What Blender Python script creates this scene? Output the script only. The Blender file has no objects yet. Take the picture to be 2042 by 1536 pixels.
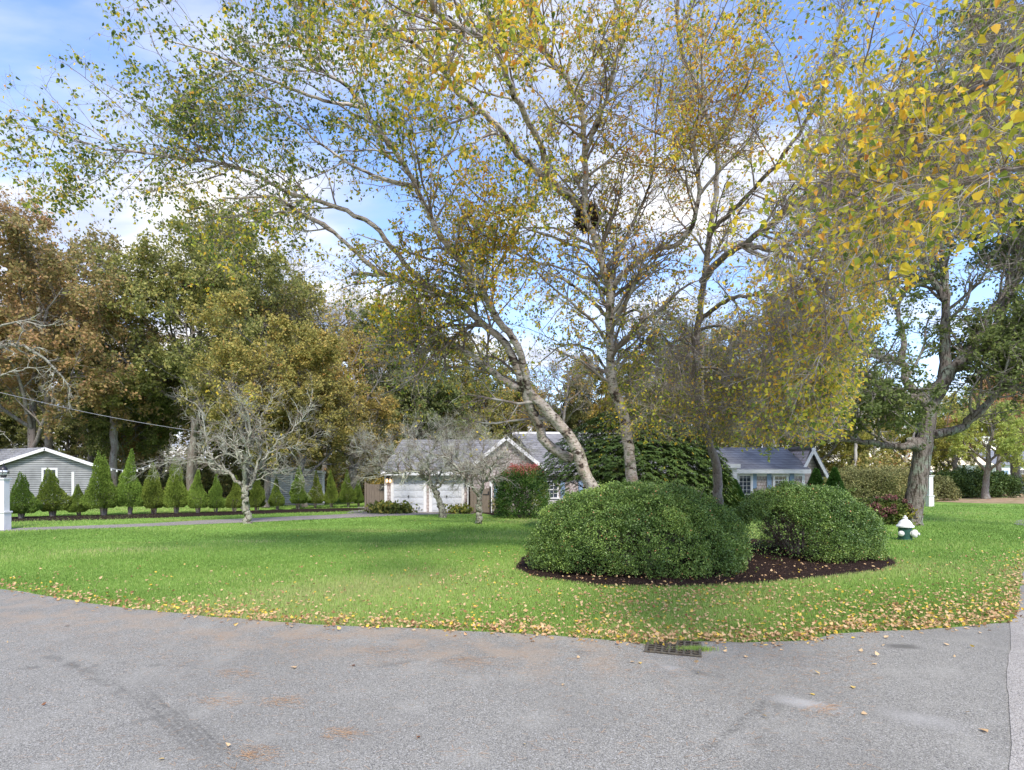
import bpy, math
import numpy as np
from mathutils import Vector
R = math.radians
C = bpy.context.scene.collection
FPX, HZ, CX, CAMH = 1134.0, 940.0, 1021.0, 2.0

# ------------------------------------------------------------------ camera
cam = bpy.data.cameras.new("camera"); camo = bpy.data.objects.new("camera", cam); C.objects.link(camo)
camo.location = (0, 0, CAMH); camo.rotation_euler = (R(90), 0, 0)
cam.sensor_width = 36; cam.lens = FPX * 36 / 2042; cam.shift_y = (HZ - 768) / 2042
cam.clip_start = 0.05; cam.clip_end = 3000
bpy.context.scene.camera = camo

# ------------------------------------------------------------------ sun + sky
SUN_EL, SUN_AZ = R(48), R(165)          # azimuth measured from +Y towards +X
sd = Vector((math.sin(SUN_AZ) * math.cos(SUN_EL), math.cos(SUN_AZ) * math.cos(SUN_EL), math.sin(SUN_EL)))
sl = bpy.data.lights.new("sun", 'SUN'); sl.energy = 2.0; sl.angle = R(10); sl.color = (1, .93, .84)
so = bpy.data.objects.new("sun", sl); C.objects.link(so)
so.rotation_euler = sd.to_track_quat('Z', 'Y').to_euler()
W = bpy.data.worlds.new("World"); bpy.context.scene.world = W; W.use_nodes = True
nt = W.node_tree; nt.nodes.clear()
def N(nt, t, **kw):
    n = nt.nodes.new(t)
    for k, v in kw.items():
        if k.startswith('i_'):
            n.inputs[int(k[2:])].default_value = v
        else:
            setattr(n, k, v)
    return n
def L(nt, a, b): nt.links.new(a, b)
sky = N(nt, 'ShaderNodeTexSky', sky_type='NISHITA'); sky.sun_disc = False
sky.sun_elevation = SUN_EL; sky.sun_rotation = SUN_AZ; sky.air_density = 1.0; sky.dust_density = .4; sky.ozone_density = 3.5
tc = N(nt, 'ShaderNodeTexCoord'); sep = N(nt, 'ShaderNodeSeparateXYZ'); L(nt, tc.outputs['Generated'], sep.inputs[0])
zz = N(nt, 'ShaderNodeMath', operation='MAXIMUM', i_1=0.0); L(nt, sep.outputs[2], zz.inputs[0])
za = N(nt, 'ShaderNodeMath', operation='ADD', i_1=0.22); L(nt, zz.outputs[0], za.inputs[0])
dx = N(nt, 'ShaderNodeMath', operation='DIVIDE'); L(nt, sep.outputs[0], dx.inputs[0]); L(nt, za.outputs[0], dx.inputs[1])
dy = N(nt, 'ShaderNodeMath', operation='DIVIDE'); L(nt, sep.outputs[1], dy.inputs[0]); L(nt, za.outputs[0], dy.inputs[1])
cb = N(nt, 'ShaderNodeCombineXYZ'); L(nt, dx.outputs[0], cb.inputs[0]); L(nt, dy.outputs[0], cb.inputs[1])
mp = N(nt, 'ShaderNodeMapping'); mp.inputs['Location'].default_value = (1.3, .35, 0); mp.inputs['Rotation'].default_value = (0, 0, R(24)); mp.inputs['Scale'].default_value = (.62, 1.25, 1); L(nt, cb.outputs[0], mp.inputs[0])
nz = N(nt, 'ShaderNodeTexNoise'); nz.inputs['Scale'].default_value = 1.6; nz.inputs['Detail'].default_value = 7; nz.inputs['Roughness'].default_value = .5; nz.inputs['Distortion'].default_value = .25
L(nt, mp.outputs[0], nz.inputs['Vector'])
# clouds thin towards the right of the view (+X)
sx = N(nt, 'ShaderNodeMath', operation='MULTIPLY', i_1=-.13); L(nt, sep.outputs[0], sx.inputs[0])
sm = N(nt, 'ShaderNodeMath', operation='ADD'); L(nt, nz.outputs[0], sm.inputs[0]); L(nt, sx.outputs[0], sm.inputs[1])
zc = N(nt, 'ShaderNodeMath', operation='MULTIPLY_ADD', i_1=-.22, i_2=.06); L(nt, zz.outputs[0], zc.inputs[0])
sm2 = N(nt, 'ShaderNodeMath', operation='ADD'); L(nt, sm.outputs[0], sm2.inputs[0]); L(nt, zc.outputs[0], sm2.inputs[1])
cr = N(nt, 'ShaderNodeValToRGB'); cr.color_ramp.elements[0].position = .40; cr.color_ramp.elements[1].position = .60
cr.color_ramp.interpolation = 'EASE'
L(nt, sm2.outputs[0], cr.inputs[0])
SKYS = .15
sc = N(nt, 'ShaderNodeHueSaturation'); sc.inputs['Saturation'].default_value = 1.1; sc.inputs['Value'].default_value = SKYS; skt = N(nt, 'ShaderNodeMix', data_type='RGBA', blend_type='MULTIPLY'); skt.inputs[0].default_value = 1; skt.inputs[7].default_value = (1.16, 1.02, 1.04, 1); L(nt, sky.outputs[0], skt.inputs[6]); L(nt, skt.outputs[2], sc.inputs['Color'])
nz2 = N(nt, 'ShaderNodeTexNoise'); nz2.inputs['Scale'].default_value = 3.4; nz2.inputs['Detail'].default_value = 5; L(nt, mp.outputs[0], nz2.inputs['Vector'])
cc = N(nt, 'ShaderNodeValToRGB'); cc.color_ramp.elements[0].position = .34; cc.color_ramp.elements[0].color = (.30, .34, .46, 1)
cc.color_ramp.elements[1].position = .62; cc.color_ramp.elements[1].color = (.54, .53, .525, 1); L(nt, nz2.outputs[0], cc.inputs[0])
mx = N(nt, 'ShaderNodeMix', data_type='RGBA'); L(nt, cr.outputs[0], mx.inputs[0]); L(nt, sc.outputs[0], mx.inputs[6]); L(nt, cc.outputs[0], mx.inputs[7])
bg = N(nt, 'ShaderNodeBackground'); bg.inputs[1].default_value = 1.0; L(nt, mx.outputs[2], bg.inputs[0])
wo = N(nt, 'ShaderNodeOutputWorld'); L(nt, bg.outputs[0], wo.inputs[0])
S = bpy.context.scene
S.view_settings.view_transform = 'Standard'; S.view_settings.look = 'None'; S.view_settings.exposure = 1.32; S.view_settings.gamma = 1
S.render.engine = 'CYCLES'
S.cycles.diffuse_bounces = 6; S.cycles.transmission_bounces = 6; S.cycles.max_bounces = 10

# ------------------------------------------------------------------ helpers
def P(px, py, Y): return np.array(((px - CX) / FPX * Y, Y, CAMH + (HZ - py) / FPX * Y))
def G(px, py):
    Y = CAMH * FPX / (py - HZ); return np.array(((px - CX) / FPX * Y, Y, 0.0))
def nrm(v): return v / np.maximum(np.linalg.norm(v, axis=-1, keepdims=True), 1e-9)

def mat(name, col, rough=.8, spec=.3, noise=None, bump=None, metal=0, tint=None, transl=0, objcol=False, emis=None, coat=0):
    """noise: list of (scale, detail, colour2, lo, hi, (sx,sy,sz)) layered; tint: ramp stops by the 'tint' attribute"""
    m = bpy.data.materials.new(name); m.use_nodes = True; t = m.node_tree
    b = t.nodes['Principled BSDF']; b.inputs['Roughness'].default_value = rough; b.inputs['Specular IOR Level'].default_value = spec
    b.inputs['Metallic'].default_value = metal; b.inputs['Coat Weight'].default_value = coat
    b.inputs['Base Color'].default_value = (*col, 1); cur = None
    co = N(t, 'ShaderNodeTexCoord')
    if tint:
        at = N(t, 'ShaderNodeAttribute'); at.attribute_name = 'tint'
        rp = N(t, 'ShaderNodeValToRGB'); e = rp.color_ramp.elements
        while len(e) > 1: e.remove(e[-1])
        e[0].position = tint[0][0]; e[0].color = (*tint[0][1], 1)
        for p, c in tint[1:]:
            x = e.new(p); x.color = (*c, 1)
        L(t, at.outputs['Fac'], rp.inputs[0]); cur = rp.outputs[0]
    for (scl, det, c2, lo, hi, st) in (noise or []):
        mpn = N(t, 'ShaderNodeMapping'); mpn.inputs['Scale'].default_value = st; L(t, co.outputs['Object'], mpn.inputs[0])
        n = N(t, 'ShaderNodeTexNoise'); n.inputs['Scale'].default_value = scl; n.inputs['Detail'].default_value = det; n.inputs['Roughness'].default_value = .6
        L(t, mpn.outputs[0], n.inputs['Vector'])
        r = N(t, 'ShaderNodeMapRange'); r.inputs[1].default_value = lo; r.inputs[2].default_value = hi; L(t, n.outputs[0], r.inputs[0])
        x = N(t, 'ShaderNodeMix', data_type='RGBA'); L(t, r.outputs[0], x.inputs[0])
        if cur: L(t, cur, x.inputs[6])
        else: x.inputs[6].default_value = (*col, 1)
        x.inputs[7].default_value = (*c2, 1); cur = x.outputs[2]
    if objcol:
        oi = N(t, 'ShaderNodeObjectInfo'); x = N(t, 'ShaderNodeMix', data_type='RGBA', blend_type='MULTIPLY'); x.inputs[0].default_value = 1
        if cur: L(t, cur, x.inputs[6])
        else: x.inputs[6].default_value = (*col, 1)
        L(t, oi.outputs['Color'], x.inputs[7]); cur = x.outputs[2]
    if cur: L(t, cur, b.inputs['Base Color'])
    if bump:
        n = N(t, 'ShaderNodeTexNoise'); n.inputs['Scale'].default_value = bump[0]; n.inputs['Detail'].default_value = 6
        L(t, co.outputs['Object'], n.inputs['Vector'])
        bp = N(t, 'ShaderNodeBump'); bp.inputs['Strength'].default_value = bump[1]; bp.inputs['Distance'].default_value = bump[2] if len(bump) > 2 else .02
        L(t, n.outputs[0], bp.inputs['Height']); L(t, bp.outputs[0], b.inputs['Normal'])
    if emis: b.inputs['Emission Color'].default_value = (*emis[0], 1); b.inputs['Emission Strength'].default_value = emis[1]
    if transl:
        tr = N(t, 'ShaderNodeBsdfTranslucent'); ms = N(t, 'ShaderNodeMixShader'); ms.inputs[0].default_value = transl
        if cur: L(t, cur, tr.inputs[0])
        else: tr.inputs[0].default_value = (*col, 1)
        out = t.nodes['Material Output']; L(t, b.outputs[0], ms.inputs[1]); L(t, tr.outputs[0], ms.inputs[2]); L(t, ms.outputs[0], out.inputs[0])
    return m

def arr_mesh(name, verts, faces, m, tint=None, smooth=False, mats=None, midx=None):
    me = bpy.data.meshes.new(name); verts = np.asarray(verts, dtype=np.float32); faces = np.asarray(faces, dtype=np.int32)
    n, k = faces.shape
    me.vertices.add(len(verts)); me.vertices.foreach_set('co', verts.ravel())
    me.loops.add(n * k); me.loops.foreach_set('vertex_index', faces.ravel())
    me.polygons.add(n); me.polygons.foreach_set('loop_start', np.arange(0, n * k, k, dtype=np.int32))
    me.polygons.foreach_set('loop_total', np.full(n, k, dtype=np.int32))
    me.polygons.foreach_set('use_smooth', np.full(n, smooth, dtype=bool))
    for mm in (mats or [m]): me.materials.append(mm)
    if midx is not None: me.polygons.foreach_set('material_index', np.asarray(midx, dtype=np.int32))
    me.update(calc_edges=True)
    if tint is not None:
        a = me.attributes.new('tint', 'FLOAT', 'FACE'); a.data.foreach_set('value', np.asarray(tint, dtype=np.float32))
    return me

def link(name, me, parent=None, loc=None, rz=0):
    o = bpy.data.objects.new(name, me); C.objects.link(o)
    if parent: o.parent = parent
    if loc is not None: o.location = loc
    if rz: o.rotation_euler = (0, 0, rz)
    return o
def tag(o, label=None, cat=None, group=None, kind=None):
    if label: o['label'] = label
    if cat: o['category'] = cat
    if group: o['group'] = group
    if kind: o['kind'] = kind
    return o
def thing(name, label, cat, loc=(0, 0, 0), rz=0, group=None):
    o = bpy.data.objects.new(name, None); C.objects.link(o); o.location = loc; o.rotation_euler = (0, 0, rz); o.empty_display_size = .2
    return tag(o, label, cat, group)
def dup(root, loc, rz=0, sc=(1, 1, 1), label=None, group=None, color=None):
    r = root.copy(); C.objects.link(r); r.location = loc; r.rotation_euler = (0, 0, rz); r.scale = sc
    if label: r['label'] = label
    if group: r['group'] = group
    for ch in list(root.children):
        c = ch.copy(); C.objects.link(c); c.parent = r
        if color and 'crown' in ch.name: c.color = color
        for g in ch.children:
            d = g.copy(); C.objects.link(d); d.parent = c
    return r

# ---- plain solids collector
class MB:
    def __init__(s): s.v = []; s.f = []; s.mi = []; s.m = 0
    def box(s, x0, x1, y0, y1, z0, z1):
        b = len(s.v); s.v += [(x0, y0, z0), (x1, y0, z0), (x1, y1, z0), (x0, y1, z0), (x0, y0, z1), (x1, y0, z1), (x1, y1, z1), (x0, y1, z1)]
        s.add([(b, b+3, b+2, b+1), (b+4, b+5, b+6, b+7), (b, b+1, b+5, b+4), (b+1, b+2, b+6, b+5), (b+2, b+3, b+7, b+6), (b+3, b, b+4, b+7)]); return s
    def add(s, fs): s.f += fs; s.mi += [s.m] * len(fs)
    def poly(s, pts): b = len(s.v); s.v += [tuple(p) for p in pts]; s.add([tuple(range(b, b + len(pts)))]); return s
    def prism(s, pts, off):     # pts: list of 3D points (planar), extruded by off
        n = len(pts); b = len(s.v); off = np.array(off, float)
        s.v += [tuple(p) for p in pts] + [tuple(np.array(p) + off) for p in pts]
        s.add([tuple(range(b, b+n))[::-1], tuple(range(b+n, b+2*n))] + [(b+i, b+(i+1) % n, b+n+(i+1) % n, b+n+i) for i in range(n)]); return s
    def lathe(s, prof, c=(0, 0, 0), ax='z', seg=24):
        b = len(s.v)
        for (r, h) in prof:
            for i in range(seg):
                a = 2 * math.pi * i / seg; p = (r * math.cos(a), r * math.sin(a), h)
                if ax == 'x': p = (h, p[0], p[1])
                if ax == 'y': p = (p[0], h, p[1])
                s.v.append((c[0]+p[0], c[1]+p[1], c[2]+p[2]))
        for k in range(len(prof) - 1):
            s.add([(b+k*seg+i, b+k*seg+(i+1) % seg, b+(k+1)*seg+(i+1) % seg, b+(k+1)*seg+i) for i in range(seg)])
        s.add([tuple(b+i for i in range(seg))[::-1], tuple(b+(len(prof)-1)*seg+i for i in range(seg))]); return s
    def build(s, name, mats, parent=None, loc=None, bevel=0, smooth=False, rz=0):
        me = bpy.data.meshes.new(name); me.from_pydata(s.v, [], s.f)
        for m in (mats if isinstance(mats, list) else [mats]): me.materials.append(m)
        me.polygons.foreach_set('material_index', s.mi)
        if smooth: me.polygons.foreach_set('use_smooth', [True] * len(s.f))
        me.update(); o = link(name, me, parent, loc, rz)
        if smooth:
            try: me.set_sharp_from_angle(angle=R(40))
            except Exception: pass
        if bevel:
            bv = o.modifiers.new('bevel', 'BEVEL'); bv.width = bevel; bv.segments = 2; bv.limit_method = 'ANGLE'
        return o

# ---- branch tubes (vectorised)
class Wood:
    def __init__(s): s.V = []; s.F = []; s.n = 0
    def add(s, pts, rad, S):
        Nn, K, _ = pts.shape
        t = np.empty_like(pts); t[:, 1:-1] = pts[:, 2:] - pts[:, :-2]; t[:, 0] = pts[:, 1] - pts[:, 0]; t[:, -1] = pts[:, -1] - pts[:, -2]; t = nrm(t)
        ref = np.where(np.abs(t[:, 0, 2:3]) > .8, np.array([[1., 0, 0]]), np.array([[0, 0, 1.]]))
        u = nrm(np.cross(t[:, 0], ref)); a = np.arange(S) * 2 * np.pi / S; V = np.empty((Nn, K, S, 3))
        for k in range(K):
            u = nrm(u - (u * t[:, k]).sum(1, keepdims=True) * t[:, k]); w = np.cross(t[:, k], u)
            V[:, k] = pts[:, k, None, :] + rad[:, k, None, None] * (np.cos(a)[None, :, None] * u[:, None, :] + np.sin(a)[None, :, None] * w[:, None, :])
        i = np.arange(Nn)[:, None, None] * K * S; k = np.arange(K - 1)[None, :, None] * S; j = np.arange(S)[None, None, :]; j2 = (j + 1) % S
        F = np.stack([i + k + j, i + k + j2, i + k + S + j2, i + k + S + j], -1).reshape(-1, 4) + s.n
        s.V.append(V.reshape(-1, 3)); s.F.append(F); s.n += Nn * K * S
    def mesh(s, name, m): return arr_mesh(name, np.concatenate(s.V), np.concatenate(s.F), m, smooth=True)

def cat(points, K, rng=None, jit=0):
    """Catmull-Rom resample of control rows (any columns) to K rows"""
    p = np.array(points, float); d = np.r_[0, np.cumsum(np.linalg.norm(np.diff(p[:, :3], axis=0), axis=1))]; d /= d[-1]
    q = np.vstack([2 * p[0] - p[1], p, 2 * p[-1] - p[-2]]); out = []
    for u in np.linspace(0, 1, K):
        i = min(np.searchsorted(d, u, side='right') - 1, len(p) - 2); f = (u - d[i]) / (d[i+1] - d[i])
        a, b, c, e = q[i], q[i+1], q[i+2], q[i+3]
        out.append(.5 * (2*b + (c - a)*f + (2*a - 5*b + 4*c - e)*f*f + (3*b - a - 3*c + e)*f**3))
    out = np.array(out)
    if jit: out[1:-1, :3] += rng.normal(0, 1, (K - 2, 3)) * jit
    return out
def limb(pix, Y0, Y1, r0, r1, K=26, rng=None, jit=0, pw=1.0):
    """trace given as photo points, spread in depth from Y0 to Y1, radius r0 to r1 metres"""
    n = len(pix); f = np.linspace(0, 1, n) ** pw
    rows = [np.r_[P(x, y, Y0 + (Y1 - Y0) * f[i]), r0 + (r1 - r0) * (i / (n - 1)) ** .8] for i, (x, y) in enumerate(pix)]
    o = cat(rows, K, rng, jit); return o[:, :3], np.maximum(o[:, 3], .004)

def spawn(rng, pts, rad, M, Ln, ang=(35, 65), K=6, g=0.0, wig=.18, u0=.15, u1=1.0, rs=.6, rmin=.002, rmax=9, taper=.75, lvar=(.5, 1.25), rend=.3, w=None, bias=None):
    Nn, K0, _ = pts.shape
    le = np.linalg.norm(np.diff(pts, axis=1), axis=2).sum(1)
    pw = le if w is None else le * w
    i = rng.choice(Nn, M, p=pw / pw.sum()); u = u0 + (u1 - u0) * rng.random(M) ** .85
    f = np.minimum(u * (K0 - 1), K0 - 1.001); k = f.astype(int); fr = (f - k)[:, None]
    p = pts[i, k] * (1 - fr) + pts[i, k+1] * fr; d = nrm(pts[i, k+1] - pts[i, k]); r = rad[i, k] * (1 - fr[:, 0]) + rad[i, k+1] * fr[:, 0]
    pr = rng.normal(size=(M, 3)); pr = nrm(pr - (pr * d).sum(1, keepdims=True) * d)
    a = np.radians(rng.uniform(*ang, M))[:, None]; d = np.cos(a) * d + np.sin(a) * pr
    if bias is not None: d = nrm(d + np.array(bias))
    Lx = Ln * rng.uniform(*lvar, M) * (1 - taper * u * .8)
    st = (Lx / (K - 1))[:, None]; out = np.empty((M, K, 3)); out[:, 0] = p
    for q in range(1, K):
        out[:, q] = out[:, q-1] + d * st; d = d + rng.normal(0, wig, (M, 3)); d[:, 2] += g; d = nrm(d)
    rr = np.clip(r * rs, rmin, rmax)[:, None] * np.linspace(1, rend, K)[None]
    return out, np.maximum(rr, rmin * .6)

# ---- leaves
def along(rng, pts, M, u0=.1, sp=0):
    Nn, K, _ = pts.shape; i = rng.integers(0, Nn, M); f = np.minimum((u0 + (1-u0) * rng.random(M)) * (K - 1), K - 1.001); k = f.astype(int); fr = (f-k)[:, None]
    return pts[i, k] * (1-fr) + pts[i, k+1] * fr + (rng.normal(0, sp, (M, 3)) if sp else 0), i
def leaves1(rng, pos, size, down=0., asp=.6, out=None, outw=0, flat=0):
    """single kite quads"""
    M = len(pos); ax = rng.normal(size=(M, 3)); ax[:, 2] -= down
    if out is not None: ax += out * outw
    ax = nrm(ax); n = rng.normal(size=(M, 3)); n[:, 2] += flat; s = nrm(np.cross(ax, n))
    sz = (size * rng.uniform(.65, 1.3, M))[:, None]
    nn = np.cross(ax, s)
    V = np.stack([pos, pos + ax*sz*.45 + s*sz*asp*.5 + nn*sz*.08, pos + ax*sz, pos + ax*sz*.45 - s*sz*asp*.5 + nn*sz*.08], 1).reshape(-1, 3)
    return V, np.arange(M * 4).reshape(M, 4)
def leaves2(rng, pos, size, down=.8, asp=.8, up=0, flat=0):
    """folded six-point leaves with a short stalk offset: two quads each"""
    M = len(pos); ax = rng.normal(size=(M, 3)); ax[:, 2] -= down; ax = nrm(ax)
    n = rng.normal(size=(M, 3)); n[:, 2] += flat; s = nrm(np.cross(ax, n)); nn = np.cross(s, ax)
    sz = (size * rng.uniform(.6, 1.3, M))[:, None]; fo = rng.uniform(-.1, .35, (M, 1)) * sz; w = sz * asp * .5
    cu = rng.uniform(-.2, .3, (M, 1)) * sz
    b = pos + ax * sz * .25
    V = np.stack([b, b + ax*sz*.18 + s*w*.85 + nn*fo, b + ax*sz*.55 + s*w*.62 + nn*(fo*.8 + cu*.4), b + ax*sz + nn*cu,
                  b + ax*sz*.55 - s*w*.62 + nn*(fo*.8 + cu*.4), b + ax*sz*.18 - s*w*.85 + nn*fo], 1).reshape(-1, 3)
    k = np.arange(M)[:, None] * 6
    F = np.stack([k + np.array([[0, 1, 2, 3]]), k + np.array([[0, 3, 4, 5]])], 1).reshape(-1, 4)
    return V, F
def leaf_mesh(name, rng, pos, size, m, tint, two=False, **kw):
    V, F = (leaves2 if two else leaves1)(rng, pos, size, **kw)
    t = np.repeat(tint, 2) if two else tint
    return arr_mesh(name, V, F, m, tint=np.clip(t, 0, 1))
def sinfield(rng, p, f, n=14):
    s = 0
    for _ in range(n):
        k = rng.normal(size=3) * f; s = s + np.sin(p @ k + rng.uniform(0, 6.28))
    return s / math.sqrt(n / 2)

# ------------------------------------------------------------------ materials
GRN = [(0, (.14, .16, .055)), (.35, (.29, .30, .095)), (.6, (.43, .38, .13)), (.8, (.48, .34, .12)), (1, (.48, .22, .09))]
M_birchleaf = mat('birch_leaf', (.3, .3, .05), .6, .25, tint=[(0, (.07, .12, .03)), (.28, (.18, .26, .045)), (.42, (.48, .54, .07)), (.62, (.88, .66, .06)), (.84, (.80, .42, .07)), (1, (.48, .20, .07))], transl=.5)
M_oakleaf = mat('oak_leaf', (.1, .1, .03), .65, .2, tint=GRN, transl=.38, objcol=True)
M_brownleaf = mat('brown_oak_leaf', (.2, .1, .03), .65, .2, tint=[(0, (.17, .17, .065)), (.35, (.33, .28, .10)), (.65, (.45, .29, .13)), (1, (.56, .31, .16))], transl=.35)
M_bark = mat('grey_bark', (.22, .19, .165), .9, .1, noise=[(7, 6, (.30, .30, .26), .48, .62, (1, 1, .35)), (20, 5, (.055, .042, .035), .55, .70, (1, 1, .3))], bump=(16, .8, .03))
M_twig = mat('twig_bark', (.15, .12, .10), .9, .1, noise=[(3, 3, (.26, .24, .21), .45, .65, (1, 1, 1))])
M_birch = mat('birch_bark', (.56, .51, .45), .8, .2, noise=[(4, 6, (.36, .28, .22), .46, .66, (1, 1, .8)), (3.6, 8, (.05, .035, .028), .55, .60, (1, 1, 1.6)), (24, 3, (.16, .12, .10), .54, .62, (.4, .4, 2.2)), (12, 5, (.24, .25, .17), .54, .62, (1, 1, 1))], bump=(14, .6, .03))
M_birchtwig = mat('birch_twig', (.22, .18, .155), .9, .1, noise=[(2.2, 3, (.50, .48, .43), .48, .62, (1, 1, 1))])
M_lichen = mat('lichen_bark', (.28, .27, .215), .95, .05, noise=[(9, 5, (.10, .08, .065), .48, .60, (1, 1, .7)), (22, 3, (.42, .44, .35), .52, .66, (1, 1, 1))], bump=(30, .7, .02))
M_oakbark = mat('oak_bark', (.20, .175, .15), .95, .1, noise=[(3, 8, (.24, .27, .21), .50, .60, (1, 1, .8)), (16, 6, (.05, .04, .03), .48, .62, (1, 1, .16))], bump=(20, 1.0, .05))
M_holly = mat('holly_leaf', (.05, .12, .03), .4, .4, tint=[(0, (.07, .13, .034)), (.6, (.185, .29, .064)), (.9, (.34, .46, .115)), (.97, (.30, .40, .07)), (1, (.62, .30, .14))], transl=.1)
M_rhodo = mat('rhododendron_leaf', (.04, .09, .03), .5, .3, tint=[(0, (.05, .09, .02)), (.6, (.13, .20, .045)), (.93, (.13, .19, .04)), (1, (.45, .36, .05))], transl=.12)
M_arb = mat('arborvitae_leaf', (.07, .13, .03), .8, .1, tint=[(0, (.08, .12, .025)), (.6, (.17, .27, .045)), (1, (.27, .37, .07))], transl=.15, objcol=True)
M_spruce = mat('spruce_leaf', (.05, .12, .03), .7, .2, tint=[(0, (.035, .09, .018)), (1, (.09, .20, .035))], transl=.1)
M_olive = mat('olive_shrub_leaf', (.2, .2, .08), .7, .2, tint=[(0, (.13, .13, .05)), (.6, (.25, .26, .10)), (1, (.40, .34, .14))], transl=.2)
M_hydleaf = mat('hydrangea_leaf', (.1, .2, .04), .6, .3, tint=[(0, (.05, .08, .02)), (.7, (.16, .20, .04)), (1, (.35, .30, .05))], transl=.2)
M_hydhead = mat('hydrangea_head', (.25, .1, .1), .8, .1, tint=[(0, (.13, .05, .05)), (1, (.36, .17, .17))], transl=.15)
M_burn = mat('burning_bush_leaf', (.1, .2, .04), .6, .3, tint=[(0, (.035, .09, .02)), (.65, (.10, .20, .03)), (.8, (.25, .22, .05)), (.9, (.42, .10, .09)), (1, (.52, .13, .13))], transl=.2)
M_ground = mat('lawn_soil', (.23, .38, .08), .95, .05, noise=[(.35, 4, (.14, .24, .05), .42, .62, (1, 1, 1)), (.22, 4, (.38, .36, .12), .58, .72, (.5, 1.6, 1)), (9, 5, (.08, .14, .03), .5, .75, (1, 1, 1))], bump=(60, .8, .03))
M_grass = mat('grass_blade', (.16, .34, .04), .6, .2, tint=[(0, (.11, .20, .035)), (.5, (.27, .42, .09)), (.8, (.42, .53, .16)), (.93, (.44, .45, .19)), (1, (.60, .50, .28))], transl=.35)
M_litter = mat('dry_leaf', (.5, .35, .15), .75, .15, tint=[(0, (.16, .07, .04)), (.2, (.36, .19, .09)), (.5, (.54, .36, .20)), (.8, (.64, .46, .26)), (1, (.72, .50, .08))], transl=.15)
M_needle = mat('pine_needle', (.45, .26, .12), .8, .1, tint=[(0, (.35, .19, .09)), (1, (.60, .38, .20))])
M_mulch = mat('mulch', (.035, .022, .018), .95, .1, noise=[(30, 4, (.10, .06, .045), .5, .66, (1, 1, 1)), (60, 2, (.012, .008, .007), .5, .6, (1, 1, 1))], bump=(50, 1, .05))
M_chip = mat('mulch_chip', (.05, .03, .02), .9, .1, tint=[(0, (.018, .011, .009)), (.8, (.07, .042, .032)), (1, (.22, .15, .11))])
M_white = mat('white_paint', (.70, .70, .70), .5, .3, noise=[(3, 4, (.60, .60, .59), .5, .75, (1, 1, 1))])
M_doorw = mat('white_door_paint', (.56, .58, .61), .5, .3)
M_black = mat('black_metal', (.02, .02, .022), .4, .5)
M_glass = mat('window_glass', (.05, .06, .075), .08, .8)
M_lglass = mat('lantern_glass', (.55, .58, .6), .1, .7)
M_blue = mat('blue_shutter', (.22, .31, .44), .6, .3)
M_fence = mat('grey_cedar', (.20, .165, .13), .9, .1, noise=[(6, 5, (.11, .09, .075), .45, .7, (8, 8, .5))])
M_foundation = mat('foundation', (.35, .34, .32), .9, .1)
M_hydg = mat('hydrant_green', (.015, .075, .055), .45, .5, noise=[(20, 4, (.03, .05, .04), .55, .7, (1, 1, 1))])
M_hydw = mat('hydrant_white', (.78, .77, .75), .5, .4, noise=[(14, 4, (.58, .56, .52), .6, .75, (1, 1, 1))])
M_iron = mat('cast_iron', (.12, .105, .075), .8, .4, noise=[(20, 4, (.06, .05, .04), .45, .6, (1, 1, 1))])
M_pit_shade = mat('drain_pit_shade', (.008, .008, .008), 1, 0)  # near-black colour painting the shade down the drain hole
M_stone = mat('flagstone', (.30, .28, .26), .9, .1, noise=[(2, 4, (.20, .18, .17), .45, .6, (1, 1, 1))])
M_nest = mat('nest_twig', (.07, .05, .035), .95, .05)
M_lamp = mat('warm_bulb', (1, .7, .35), .5, .2, emis=((1, .6, .3), 1.2))
M_bulb = mat('string_bulb', (.8, .8, .8), .3, .4)
M_wire = mat('cable', (.30, .31, .33), .6, .2)

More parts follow.
